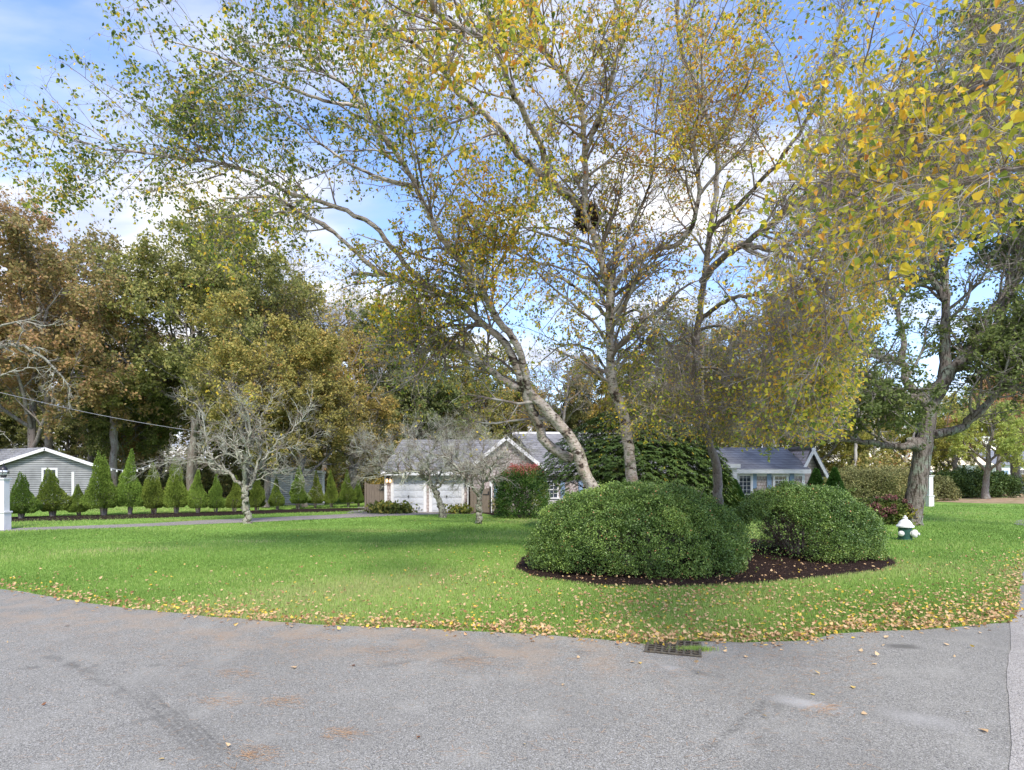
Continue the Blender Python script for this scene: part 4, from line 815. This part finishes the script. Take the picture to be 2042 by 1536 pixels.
rhodo()
def rt(p, t, r_): return np.clip(np.where(p[:, 2] > 2.05 + .15 * r_.normal(size=len(p)), .86 + .1 * r_.random(len(p)), np.minimum(t, .72)), 0, 1)
bb = P(1040, 1000, 24.5); dome('burning_bush', 'rounded green shrub with pinkish red top against the shingled gable wall', bb, 1.08, .9, 1.62, 42000, .06, M_burn, 96, lump=.14, tintf=rt, thick=.3)
# hydrangea
hb = P(1775, 1000, 21.5)
h = dome('hydrangea', 'hydrangea with faded mauve-brown flower heads left of the oak trunk', hb, .9, .7, .62, 4200, .13, M_hydleaf, 97, lump=.2, thick=.4)
r_ = np.random.default_rng(98); n = 60; d = nrm(r_.normal(size=(n, 3))); d[:, 2] = np.abs(d[:, 2]); cc_ = d * [.92, .75, .75] + [0, 0, .3]
for q in range(n):
    m_ = 60; e = nrm(r_.normal(size=(m_, 3))) * .075; link('flower_head', leaf_mesh('flower_head', r_, e, .045, M_hydhead, r_.random(m_), asp=1, out=nrm(e), outw=.5), h, tuple(cc_[q]))
dome('olive_shrub', 'large pale olive-leaved rounded shrub on the left of the oak trunk, beyond the hydrangea', P(1745, 980, 38), 3.1, 1.8, 1.5, 40000, .11, M_olive, 99, lump=.2, thick=.35, tint0=.5)
dome('olive_shrub', 'smaller olive shrub just right of the oak trunk behind the white lamp post', P(1868, 980, 39), 1.2, .9, 1.1, 9000, .11, M_olive, 100, lump=.2, thick=.35, tint0=.3)
for i, (px, w_, hh, lbx) in enumerate(((1905, 1.5, 1.35, 'dark evergreen rhododendron just right of the white lamp post'), (1945, 1.4, 1.45, 'dark evergreen rhododendron beneath the lime-green tree'), (1990, 1.3, 1.25, 'dark green shrub right of the small tree trunk'))):
    dome('dark_shrub', lbx, P(px, 980, 43 + i * .4), w_, 1.2, hh, 9000, .15, M_rhodo, 120 + i, lump=.25, thick=.5, tint0=.12)
dome('barberry_hedge', 'low purplish-brown clipped hedge before the far white house', P(2025, 960, 75), 2.6, 1.2, 1.0, 9000, .14, M_brownleaf, 130, lump=.1, tint0=.35)
dome('garden_plant', 'clump of bright green leaves by the left corner of the garage', at(775, 27.2), .85, .5, .32, 900, .2, M_hydleaf, 131, lump=.3, tint0=.45, two=True, asp=.7)
dome('garden_plant', 'smaller clump of bright green leaves between garage and wooden gate', at(921, 27.1), .5, .4, .26, 500, .18, M_hydleaf, 132, lump=.3, tint0=.65, two=True, asp=.7)
dome('garden_plant', 'ragged yellowing perennials at the foot of the gable wall', at(1000, 27.0), .6, .3, .45, 260, .10, M_hydleaf, 133, lump=.4, tint0=.8, thick=.7)

# conical evergreens
def cone_mesh(seed, n, twin=False, ls=.09, m=None, skirt=.13, smooth=False):
    r_ = np.random.default_rng(seed); h = 1 - np.sqrt(r_.random(n)) * .999; a_ = r_.uniform(0, 6.28, n); z = skirt + (1 - skirt) * h
    prof = (1 - h) ** 1.02 * (.62 + .42 * np.clip(h / .10, 0, 1)); fr = np.random.default_rng(seed + 5)
    q = np.c_[np.cos(a_), np.sin(a_), z * 5]; nf = sinfield(fr, q * [1.6, 1.6, 1.1], 1.5); nf2 = sinfield(fr, q, 4)
    rad = prof * (1 + (.05 if smooth else .15) * nf + (.03 if smooth else .10) * nf2 - .3 * r_.random(n) ** 2) + .02
    p = np.c_[np.cos(a_) * rad, np.sin(a_) * rad, z]
    if twin:
        s = np.where(np.arange(n) % 2, 1, -1); k = z > .45; p[:, 0] += s * .16 * np.clip((z - .45) / .3, 0, 1) * 1; p[s > 0, 2] *= .94
    V, F = leaves1(r_, p * [1, 1, 3.0], ls, down=-1.6, asp=.5, out=np.c_[np.cos(a_), np.sin(a_), 0*a_], outw=1.6)
    V[:, 2] /= 3.0; t = .5 + r_.normal(0, .18, n) + .12 * nf
    return arr_mesh('foliage', V, F, m or M_arb, tint=np.clip(t, 0, 1))
def stem_mesh(seed):
    r_ = np.random.default_rng(seed); st = 9; a_ = r_.uniform(0, 6.28, st); w = Wood(); b0 = np.c_[np.cos(a_) * .12, np.sin(a_) * .12, 0*a_]; e = np.c_[np.cos(a_) * .42, np.sin(a_) * .42, np.full(st, .34)]
    w.add(np.stack([b0, b0 * .6 + e * .3 + [0, 0, .03], e], 1), np.tile([.055, .045, .03], (st, 1)), 5); return w.mesh('stems', M_twig)
CM = [cone_mesh(140, 15000), cone_mesh(141, 15000), cone_mesh(142, 15000, True), cone_mesh(143, 15000, True)]; SM = stem_mesh(150)
arbs = [(42, 940, 1036, 52, 2, 'leftmost arborvitae, twin-topped, beside the white lamp post'), (105, 932, 1032, 58, 2, 'twin-topped arborvitae in front of the grey garage window'), (158, 965, 1030, 38, 0, 'short stubby arborvitae before the right half of the grey garage wall'),
        (207, 900, 1030, 62, 3, 'tall wide arborvitae at the right corner of the grey garage'), (258, 895, 1028, 52, 1, 'tallest pointed arborvitae of the row, just right of the grey garage'), (307, 922, 1027, 50, 0, 'arborvitae under the right end of the string lights, fifth gap from the lamp post'),
        (351, 912, 1026, 48, 3, 'double-topped dark arborvitae between the string lights and the crabapple'), (395, 936, 1025, 42, 1, 'slender arborvitae just left of the bare crabapple crown'), (430, 945, 1024, 36, 0, 'small arborvitae nearest left of the crabapple trunk'),
        (467, 948, 1023, 38, 1, 'shaded arborvitae directly behind the crabapple trunk'), (512, 945, 1021, 40, 0, 'dark arborvitae between crabapple trunk and oak trunk'), (553, 950, 1018, 30, 1, 'narrow arborvitae right of the stout oak trunk, at the shed corner'),
        (594, 928, 1016, 40, 0, 'pointed arborvitae before the middle of the grey shed'), (629, 938, 1014, 32, 1, 'thin spired arborvitae at the right part of the shed'), (661, 937, 1013, 30, 0, 'lone slender arborvitae right of the shed'),
        (694, 936, 1012, 33, 1, 'arborvitae left of the wooden gate with a taller neighbour gap'), (715, 956, 1011, 24, 0, 'last and smallest arborvitae, beside the grey wooden gate')]
for i, (px, ty, by, wd, k, lbx) in enumerate(arbs):
    Y = 2268 / (by - 940); sc_ = Y / FPX; Hh = (by - ty) * sc_; rw = wd * sc_ * .5 * .95
    r = thing('arborvitae', lbx, 'shrub', at(px, Y), i * 1.7 if k < 2 else 0, 'arborvitae row along the driveway'); r.scale = (rw, rw, Hh)
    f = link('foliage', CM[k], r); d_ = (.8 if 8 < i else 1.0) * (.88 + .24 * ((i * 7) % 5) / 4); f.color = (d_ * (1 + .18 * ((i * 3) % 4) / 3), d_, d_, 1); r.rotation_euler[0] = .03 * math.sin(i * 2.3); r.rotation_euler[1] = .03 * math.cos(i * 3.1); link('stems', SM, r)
SP = cone_mesh(160, 22000, False, .11, M_spruce, .02, True)
for (px, ty, by, wd, lbx) in ((1466, 956, 1030, 46, 'small clipped conical spruce left of the looser holly bush'), (1627, 934, 1030, 52, 'clipped conical spruce in front of the shingled gable corner'), (1664, 932, 1034, 50, 'darker conical spruce right of the house corner')):
    Y = 25 if px != 1664 else 24; sc_ = Y / FPX; Hh = 2 + (940 - ty) * sc_; r = thing('conical_spruce', lbx, 'shrub', at(px, Y), px, 'clipped conical spruces by the house'); r.scale = (wd * sc_ * .72, wd * sc_ * .72, Hh); link('foliage', SP, r); link('stems', SM, r)

# ------------------------------------------------------------------ houses
def window(parent, x0, x1, z0, z1, y, cols=3, rows=4, fw=.07):
    f = MB(); f.box(x0 - fw, x0, y - .05, y, z0, z1).box(x1, x1 + fw, y - .05, y, z0, z1).box(x0 - fw, x1 + fw, y - .052, y, z1, z1 + fw).box(x0 - fw - .03, x1 + fw + .03, y - .09, y, z0 - fw, z0)
    o = f.build('window', M_white, parent); g_ = MB(); g_.box(x0, x1, y - .02, y - .005, z0, z1); g_.build('pane', M_glass, o)
    s = MB(); t = .016
    for i in range(1, cols): xx = x0 + (x1-x0) * i / cols; s.box(xx - t/2, xx + t/2, y - .034, y - .021, z0, z1)
    for i in range(1, rows):
        zz_ = z0 + (z1-z0) * i / rows; tt = t if i != rows / 2 else t * 3; s.box(x0, x1, y - .037, y - .022, zz_ - tt/2, zz_ + tt/2)
    s.build('sash', M_white, o); return o
def rafter(parent, name, p0, p1, w, th, m):     # rake board between two points in an XZ plane at p.y
    p0, p1 = np.array(p0), np.array(p1); d = nrm(p1 - p0); n = np.array((-d[2], 0, d[0])); n = n if n[2] > 0 else -n
    b = MB(); b.prism([p0, p1, p1 - n * w, p0 - n * w], (0, -th, 0)); return b.build(name, m, parent)

HY = 28.0; s_ = HY / FPX
def X(px, Y=HY): return (px - CX) / FPX * Y
def Z(py, Y=HY): return CAMH + (HZ - py) / FPX * Y
house = thing('house', 'long low shingled house with white trim, double garage and grey roofs', 'house', (0, 0, 0))
# garage wing
b = MB(); b.box(X(768), X(940), HY, HY + 7, 0, Z(940)); b.build('wall', M_shingle, house)
b = MB(); ex0, ex1 = X(762), X(1010); b.prism([(ex0, HY - .35, Z(941) - .02), (ex1, HY - .35, Z(941) - .02), (ex1, HY + 3.6, Z(881, HY + 3.6)), (ex0 + .3, HY + 3.6, Z(881, HY + 3.6))], (0, .03, .12)); b.prism([(ex0 + .3, HY + 3.6, Z(881, HY + 3.6)), (ex1, HY + 3.6, Z(881, HY + 3.6)), (ex1, HY + 7.4, Z(941) - .02), (ex0, HY + 7.4, Z(941) - .02)], (0, .03, .12)); b.build('roof', M_roof, house)
b = MB(); b.box(X(762), X(938), HY - .42, HY - .36, Z(948), Z(941)); b.build('fascia', M_white, house)
for (x0, x1) in ((785.5, 845), (861.5, 920.5)):
    z1 = Z(950); fr = MB(); fr.box(X(x0) - .14, X(x0), HY - .06, HY, 0, z1 + .12).box(X(x1), X(x1) + .14, HY - .06, HY, 0, z1 + .12).box(X(x0), X(x1), HY - .062, HY, z1, z1 + .12)
    d_ = MB(); n = 5; hh = z1 / n; wd = X(x1) - X(x0)
    for r in range(n):
        d_.box(X(x0), X(x1), HY - .03, HY - .002, r * hh + .008, (r+1) * hh - .004)
        for c in range(4): xx = X(x0) + wd * (c + .12) / 4; d_.box(xx, xx + wd * .19, HY - .048, HY - .03, r * hh + hh * .22, (r+1) * hh - hh * .22)
    do = d_.build('garage_door', M_doorw, house, bevel=.006); fr.build('door_frame', M_white, do); k = MB(); xm = (X(x0) + X(x1)) / 2
    k.box(xm - .015, xm + .015, HY - .075, HY - .045, z1 * .40, z1 * .47).box(xm - .05, xm + .05, HY - .085, HY - .075, z1 * .43, z1 * .445); k.build('handle', M_black, do)
b = MB(); b.box(X(768) - .03, X(768) + .10, HY - .035, HY, 0, Z(948)); b.build('corner_board', M_white, house)
def wall_light(px):
    k = MB(); k.box(X(px) - .05, X(px) + .05, HY - .14, HY, Z(957), Z(951)); o = k.build('wall_lantern', M_black, house); q = MB(); q.lathe([(.03, 0), (.06, .05), (.05, .14), (.02, .17)], (X(px), HY - .14, Z(962)), 'z', 12); q.build('bulb', M_lamp, o, smooth=True)
wall_light(773); wall_light(779)
# gable wing
gx0, gx1, gy = X(934), X(1152), HY - .6
ap = (X(1010, gy), Z(876, gy)); el = (X(929, gy), Z(940, gy)); er = (X(1091, gy), Z(940, gy))
b = MB(); b.prism([(X(935, gy), gy, 0), (X(1160, gy), gy, 0), (X(1160, gy), gy, Z(948, gy)), (X(1085, gy), gy, Z(938, gy)), (ap[0], gy, ap[1]), (X(935, gy), gy, Z(938, gy))], (0, 7, 0)); b.build('wall', M_shingle, house)
for (e_, sg) in ((el, 1), (er, -1)):
    rf = MB(); rf.prism([(e_[0], gy - .18, e_[1]), (ap[0], gy - .18, ap[1] + .05), (ap[0], gy - .18, ap[1] + .17), (e_[0], gy - .18, e_[1] + .12)], (0, 7.4, 0)); rf.build('roof', M_roof, house)
    rafter(house, 'rake_board', (e_[0], gy - .185, e_[1] + .11), (ap[0], gy - .185, ap[1] + .16), .16, .05, M_white)
b = MB(); b.prism([(X(1085, gy), gy - .3, Z(949, gy)), (X(1440, gy), gy - .3, Z(949, gy)), (X(1330, gy), gy + 4.5, Z(868, gy + 4.5)), (X(1022, gy), gy + 4.5, Z(868, gy + 4.5)), (X(1040, gy), gy + 3.2, Z(880, gy + 3.2))], (0, .05, .12)); b.build('roof', M_roof, house)
b = MB(); b.box(X(1022, gy), X(1330, gy), gy + 4.45, gy + 4.7, Z(868, gy+4.5), Z(868, gy+4.5) + .18); b.build('ridge_board', M_white, house)
b = MB(); b.box(X(1160, gy) + .003, X(1462, gy), gy + .05, gy + 7, 0, Z(948, gy)); b.build('wall', M_shingle, house)
M_lap = brickmat('white_lap_siding', (.66, .65, .62), (.60, .59, .57), (.36, .33, .30), 3.0, .14, .010)
b = MB(); b.box(X(1062, gy), X(1200, gy), gy - .03, gy - .003, 0, Z(994, gy)); b.build('siding', M_lap, house)
window(house, X(1089, gy), X(1111, gy), Z(992, gy), Z(961, gy), gy, 3, 4); window(house, X(1170, gy), X(1192, gy), Z(992, gy), Z(961, gy), gy + .05, 3, 4)
for px in (985, 992): pass
for (px, w_) in ((989, 7), (1122, 9), (1077, 9), (1158, 9)):
    b = MB(); b.box(X(px - w_/2, gy), X(px + w_/2, gy), gy - .045, gy - .004, Z(993, gy), Z(960, gy)); b.build('shutter', M_blue, house)
b = MB(); b.box(X(979, gy), X(1062, gy), gy - .10, gy - .004, Z(960, gy), Z(957, gy)); b.build('trim', M_white, house)
# right wing
WY = 28.6
def XW(px, Y=WY): return (px - CX) / FPX * Y
wx0, wx1 = XW(1462), XW(1604); ez = Z(938, WY); rdz = Z(896, WY + 2.2)
b = MB(); b.box(wx0, wx1, WY, WY + 4.6, 0, ez); b.build('wall', M_shingle, house)
b = MB(); b.prism([(wx0 - .3, WY - .3, ez - .03), (wx1 + .15, WY - .3, ez - .03), (wx1 + .15, WY + 2.3, rdz), (wx0 - .3, WY + 2.3, rdz)], (0, .03, .1)); b.prism([(wx0 - .3, WY + 2.3, rdz), (wx1 + .15, WY + 2.3, rdz), (wx1 + .15, WY + 4.9, ez - .03), (wx0 - .3, WY + 4.9, ez - .03)], (0, .03, .1)); b.build('roof', M_roof, house)
b = MB(); b.box(wx0 - .3, wx1 + .15, WY - .36, WY - .31, ez - .16, ez + .04); b.box(wx0, wx1, WY - .03, WY - .003, ez - .30, ez - .12); b.build('fascia', M_white, house)
# gable end turning away to the right: a second volume
gx = XW(1604); gr = XW(1650)
b = MB(); b.prism([(gx + .003, WY + .1, 0), (gr, WY + .6, 0), (gr, WY + .6, Z(950, WY)), (XW(1621), WY + .3, Z(898, WY)), (gx + .003, WY + .1, Z(930, WY))], (0, 4.4, 0)); b.build('gable_wall', M_shingle, house)
for (p0, p1) in (((XW(1598), WY - .02, Z(938, WY)), (XW(1622), WY + .0, Z(893, WY))), ((XW(1653), WY + .0, Z(952, WY)), (XW(1622), WY + .0, Z(893, WY)))):
    rafter(house, 'rake_board', p0, p1, .13, .06, M_white)
b = MB(); b.prism([(XW(1622), WY, Z(892, WY)), (XW(1654), WY, Z(951, WY)), (XW(1654), WY, Z(951, WY) + .1), (XW(1622), WY, Z(892, WY) + .1)], (0, 4.9, 0)); b.build('roof', M_roof, house)
b = MB(); b.box(gx - .14, gx, WY - .04, WY - .003, 0, ez - .30); b.box(gr - .05, gr + .06, WY + .5, WY + .7, 0, Z(952, WY)); b.build('corner_board', M_white, house)
window(house, XW(1545), XW(1567), Z(972, WY), Z(944, WY), WY, 3, 4, .12); window(house, XW(1474), XW(1496), Z(985, WY), Z(945, WY), WY, 3, 5, .12)
for px in (1533.5, 1578.5, 1466, 1504): b = MB(); b.box(XW(px - 4.5), XW(px + 4.5), WY - .04, WY - .004, Z(974, WY), Z(943, WY)); b.build('shutter', M_blue, house)
# white entry
b = MB(); b.box(XW(1424), XW(1430), WY - 1.0, WY - .8, 0, Z(930, WY)).box(XW(1440), XW(1456), WY - .9, WY - .7, .15, Z(934, WY)).box(XW(1424), XW(1460), WY - 1.05, WY - .65, Z(934, WY), Z(926, WY)); b.build('entry', M_white, house)
b = MB(); b.box(XW(1420), XW(1464), WY - 1.3, WY - .1, .0, .15); b.build('step', M_stone, house)

# wooden gates
def gate(label, x0, x1, y, ztop, dip):
    root = thing('wooden_gate', label, 'gate', ((x0 + x1) / 2, y, 0)); w_ = (x1 - x0) / 2; n = int((x1 - x0) / .13); b = MB()
    for i in range(n):
        a0 = -w_ + 2 * w_ * i / n; u = (i + .5) / n * 2 - 1; zt = ztop - dip * (1 - u * u); b.box(a0 + .004, a0 + 2 * w_ / n - .004, -.02, .02 + (i % 2) * .004, .04, zt)
    b.build('boards', M_fence, root); r = MB(); r.box(-w_, w_, .03, .07, .25, .35).box(-w_, w_, .03, .07, ztop - .4, ztop - .3); r.build('rail', M_fence, root)
    p = MB(); p.box(-w_ - .09, -w_ - .005, -.06, .06, 0, ztop + .05); p.build('post', M_fence, root); p = MB(); p.box(w_ + .005, w_ + .09, -.06, .06, 0, ztop + .05); p.build('post', M_fence, root)
    h_ = MB(); h_.box(w_ - .30, w_, -.035, -.022, ztop - .36, ztop - .31).box(w_ - .06, w_, -.05, -.022, ztop - .30, ztop - .18); h_.build('hinge', M_black, root)
gate('weathered grey board gate with dipped top left of the garage doors', X(728), X(765), HY + .3, Z(964), .06)
gate('weathered board gate between white posts under the shingled gable', X(939, gy), X(976, gy), gy - .35, Z(972, gy), .10)
for px in (936, 979.5):
    b = MB(); b.box(-.06, .06, -.06, .06, 0, Z(962, gy)).box(-.075, .075, -.075, .075, Z(962, gy), Z(960, gy)); o = b.build('gate_post', M_white, loc=(X(px, gy), gy - .35, 0)); tag(o, 'white square post at the %s side of the board gate below the gable' % ('left' if px < 950 else 'right'), 'post', 'white posts of the gable gate')

# grey garage at the left
M_lapg = brickmat('grey_lap_siding', (.30, .305, .315), (.28, .285, .295), (.10, .103, .11), 40, .125, .018, bump=1)
Yg = 33.0
def XG(px): return (px - CX) / FPX * Yg
def ZG(py): return CAMH + (HZ - py) / FPX * Yg
gar = thing('grey_garage', 'grey vinyl-sided outbuilding with white trimmed low gable at the far left', 'building')
ax_, az_ = XG(97), ZG(897)
b = MB(); b.prism([(XG(-2), Yg, 0), (XG(196), Yg, 0), (XG(196), Yg, ZG(930)), (ax_, Yg, az_), (XG(-2), Yg, ZG(930))], (-9, 4.5, 0)); b.build('wall', M_lapg, gar)
for e in ((XG(-8), ZG(930)), (XG(203), ZG(931))):
    rf = MB(); rf.prism([(e[0], Yg - .25, e[1]), (ax_, Yg - .25, az_ + .04), (ax_, Yg - .25, az_ + .13), (e[0], Yg - .25, e[1] + .10)], (-9.3, 4.7, 0)); rf.build('roof', M_roofl, gar)
    rafter(gar, 'rake_board', (e[0], Yg - .255, e[1] + .09), (ax_, Yg - .255, az_ + .12), .17, .05, M_white)
window(gar, XG(88), XG(112), ZG(985), ZG(937), Yg, 1, 2, .11)
b = MB(); b.box(XG(145), XG(149.5), Yg - .09, Yg, .3, ZG(941)); b.build('downpipe', M_white, gar)
b = MB(); b.box(XG(193), XG(198), Yg - .04, Yg - .002, 0, ZG(934)); b.build('corner_board', M_white, gar)
# shed
Ys = 33.5
def XS(px): return (px - CX) / FPX * Ys
def ZS(py): return CAMH + (HZ - py) / FPX * Ys
M_laps = brickmat('pale_lap_siding', (.50, .51, .53), (.48, .49, .51), (.20, .205, .22), 40, .125, .018, bump=1)
sh = thing('garden_shed', 'small grey vinyl garden shed with white trim behind the arborvitae', 'shed')
b = MB(); b.prism([(XS(552), Ys, .12), (XS(646), Ys, .12), (XS(646), Ys, ZS(943)), (XS(590), Ys, ZS(936)), (XS(552), Ys, ZS(943))], (-1.6, 2.5, 0)); b.build('wall', M_laps, sh)
for e in ((XS(546), ZS(944)), (XS(652), ZS(944))):
    rf = MB(); rf.prism([(e[0], Ys - .15, e[1]), (XS(590), Ys - .15, ZS(935)), (XS(590), Ys - .15, ZS(935) + .09), (e[0], Ys - .15, e[1] + .09)], (-1.7, 2.8, 0)); rf.build('roof', M_roofl, sh)
    rafter(sh, 'rake_board', (e[0], Ys - .155, e[1] + .10), (XS(590), Ys - .155, ZS(935) + .10), .12, .04, M_white)
b = MB(); b.box(XS(643), XS(647.5), Ys - .03, Ys - .002, .12, ZS(944)).box(XS(580), XS(584), Ys - .03, Ys - .002, .12, ZS(944)); b.build('trim_board', M_white, sh)
b = MB(); b.prism([(XS(552), Ys + .02, 0), (XS(646), Ys + .02, 0), (XS(646), Ys + .02, .118), (XS(552), Ys + .02, .118)], (-1.5, 2.4, 0)); b.build('base', M_foundation, sh)
# neighbour glimpsed between shed and gate
nb = thing('neighbour_house', 'distant grey house gable glimpsed between the shed and the wooden gate', 'house'); Yn = 55
def XN(px): return (px - CX) / FPX * Yn
def ZN(py): return CAMH + (HZ - py) / FPX * Yn
b = MB(); b.prism([(XN(655), Yn, 0), (XN(790), Yn, 0), (XN(790), Yn, ZN(945)), (XN(720), Yn, ZN(915)), (XN(655), Yn, ZN(945))], (0, 8, 0)); b.build('wall', M_lapg, nb)
for e in ((XN(648), ZN(948)), (XN(797), ZN(948))):
    rf = MB(); rf.prism([(e[0], Yn - .25, e[1]), (XN(720), Yn - .25, ZN(913)), (XN(720), Yn - .25, ZN(913) + .15), (e[0], Yn - .25, e[1] + .15)], (0, 8.5, 0)); rf.build('roof', M_roof, nb); rafter(nb, 'rake_board', (e[0], Yn - .26, e[1] + .15), (XN(720), Yn - .26, ZN(913) + .15), .25, .05, M_white)
window(nb, XN(680), XN(690), ZN(975), ZN(950), Yn, 2, 2, .12)
# far white house at right
wh = thing('white_house', 'distant white house with blue door at the right edge beyond the low hedge', 'house'); Yw = 85
b = MB(); x0 = (1985 - CX) / FPX * Yw; b.box(x0, x0 + 14, Yw, Yw + 8, 0, 3.0); b.build('wall', M_white, wh)
b = MB(); b.prism([(x0 - .4, Yw - .4, 2.95), (x0 + 14.4, Yw - .4, 2.95), (x0 + 14.4, Yw + 4, 5.2), (x0 - .4, Yw + 4, 5.2)], (0, .1, .15)); b.build('roof', M_roofl, wh)
b = MB(); b.box(x0 + .9, x0 + 1.9, Yw - .06, Yw - .003, 0, 2.1); b.build('door', M_blue, wh)
window(wh, x0 + 3.4, x0 + 4.6, 1.0, 2.2, Yw, 2, 2)

# ------------------------------------------------------------------ lamp posts
def lamp_post(label, px, by):
    Y = 2268 / (by - 940); root = thing('lamp_post', label, 'lamp post', at(px, Y), 0)
    b = MB(); b.box(-.145, .145, -.145, .145, 0, .58).box(-.17, .17, -.17, .17, .58, .635).box(-.115, .115, -.115, .115, .635, 1.70).box(-.135, .135, -.135, .135, 1.70, 1.735).box(-.155, .155, -.155, .155, 1.735, 1.775); b.build('post', M_white, root, bevel=.006)
    l = MB(); l.lathe([(.05, 1.776), (.07, 1.80), (.09, 1.84), (.085, 1.87)], seg=20); o = l.build('lantern', M_black, root, smooth=True)
    g_ = MB(); g_.lathe([(.07, 1.872), (.125, 1.91), (.145, 1.96), (.125, 2.01), (.08, 2.045)], seg=20); g_.build('glass', M_lglass, o, smooth=True)
    c = MB(); c.lathe([(.155, 1.95), (.158, 1.957), (.158, 1.965), (.155, 1.972)], seg=20)
    for k in range(6):
        a_ = k * math.pi / 3
        c.box(math.cos(a_) * .148 - .006, math.cos(a_) * .148 + .006, math.sin(a_) * .148 - .006, math.sin(a_) * .148 + .006, 1.90, 2.03)
    c.build('cage', M_black, o)
    t = MB(); t.lathe([(.10, 2.047), (.115, 2.055), (.105, 2.10), (.06, 2.15), (.03, 2.17), (.035, 2.20), (.012, 2.225), (.018, 2.25), (.004, 2.28)], seg=20); t.build('cap', M_black, o, smooth=True)
lamp_post('white square lamp post with black onion lantern at the left edge of the lawn', 7, 1057)
lamp_post('white square lamp post with black lantern just right of the oak trunk', 1854, 1010.5)

# ------------------------------------------------------------------ hydrant
hy = thing('fire_hydrant', 'squat dark green fire hydrant with white bonnet and caps on the grass before the oak', 'fire hydrant', tuple(G(1805, 1077)), R(-52))
b = MB(); b.lathe([(.20, 0), (.20, .03), (.172, .04), (.172, .36), (.185, .37)], seg=28); b.build('body', M_hydg, hy, smooth=True)
b = MB(); b.lathe([(.20, .371), (.225, .38), (.225, .42), (.19, .445), (.165, .50), (.13, .55), (.085, .59), (.06, .60), (.055, .625), (.062, .635), (.062, .655), (.03, .675), (.03, .70), (.012, .715)], seg=28); b.build('bonnet', M_hydw, hy, smooth=True)
b = MB(); b.lathe([(.085, .14), (.085, .20), (.115, .205), (.12, .255), (.10, .29), (.06, .31), (.035, .315), (.035, .36), (.01, .365)], (0, 0, .20), 'x', 24); b.build('cap', M_hydw, hy, smooth=True)
b = MB(); b.lathe([(.06, -.15), (.078, -.195), (.078, -.225), (.05, -.24), (.03, -.245), (.03, -.28), (.008, -.285)], (-.03, 0, .20), 'y', 22); b.build('cap', M_hydw, hy, smooth=True)

# ------------------------------------------------------------------ storm drain
gc = G(1343, 1293); dr_ = thing('storm_drain', 'rusty square cast iron drain grate set in the asphalt at the lawn edge', 'drain', (gc[0], gc[1], .006), R(-18))
b = MB(); b.box(-.30, .30, -.26, .26, .001, .004); b.build('pit_shade', M_pit_shade, dr_)  # thin black sheet under the bars, painted shade instead of a real hole
b = MB(); b.box(-.30, -.27, -.26, .26, .005, .02).box(.27, .30, -.26, .26, .005, .02).box(-.27, .27, -.26, -.235, .005, .0195).box(-.27, .27, .235, .26, .005, .0195)
for i in range(1, 7): x = -.27 + .54 * i / 7; b.box(x - .011, x + .011, -.235, .235, .005, .018)
for i in range(1, 6): y = -.235 + .47 * i / 6; b.box(-.269, .269, y - .009, y + .009, .0055, .0165)
b.build('grate', M_iron, dr_)
# weeds and leaf drift by the grate
r_ = np.random.default_rng(200); n = 900; c = G(1385, 1297); p = np.c_[c[0] + r_.normal(0, .10, n), c[1] + r_.normal(0, .035, n), np.full(n, .006)]; a_ = r_.uniform(0, 6.28, n); hgt = r_.uniform(.02, .05, n)
s2 = np.c_[np.cos(a_), np.sin(a_), 0*a_] * .0035; V = np.stack([p - s2, p + s2, p + np.c_[r_.normal(0, .012, n), r_.normal(0, .012, n), hgt]], 1).reshape(-1, 3)
tag(link('weed_tuft', arr_mesh('weed_tuft', V, np.arange(n*3).reshape(n, 3), M_grass, tint=r_.uniform(.4, .8, n))), 'small tuft of bright grass growing at the corner of the drain grate', 'weed')

# ------------------------------------------------------------------ wires
def cable(name, label, cat_, pts, r, bulbs=0):
    c = cat(pts, 30); w = Wood(); w.add(c[None], np.full((1, 30), r), 6); root = thing(name, label, cat_, tuple(pts[0])) if bulbs else None
    me = w.mesh('wire', M_wire)
    if not bulbs: o = link(name, me); tag(o, label, cat_); return
    me.transform(__import__('mathutils').Matrix.Translation(-Vector(tuple(pts[0])))); link('wire', me, root)
    for i in range(1, bulbs):
        q = c[int(i * 29 / bulbs)] - np.array(pts[0]); b = MB(); b.lathe([(.02, 0), (.025, -.04), (.045, -.09), (.03, -.13), (.005, -.14)], tuple(q), seg=8); b.build('bulb', M_bulb, root, smooth=True)
cable('power_line', 'thin overhead wire running down from the left edge across the trees', 'cable', [P(-200, 735, 27), P(0, 783, 28), P(200, 828, 29), P(390, 860, 30), P(560, 878, 31)], .012)
cable('string_lights', 'patio string lights hanging from the grey garage corner above the arborvitae', 'string lights', [P(200, 928, 32.5), P(235, 937, 32.2), P(270, 937, 32), P(315, 922, 31.8)], .022, 9)
print('objects', len(bpy.data.objects))
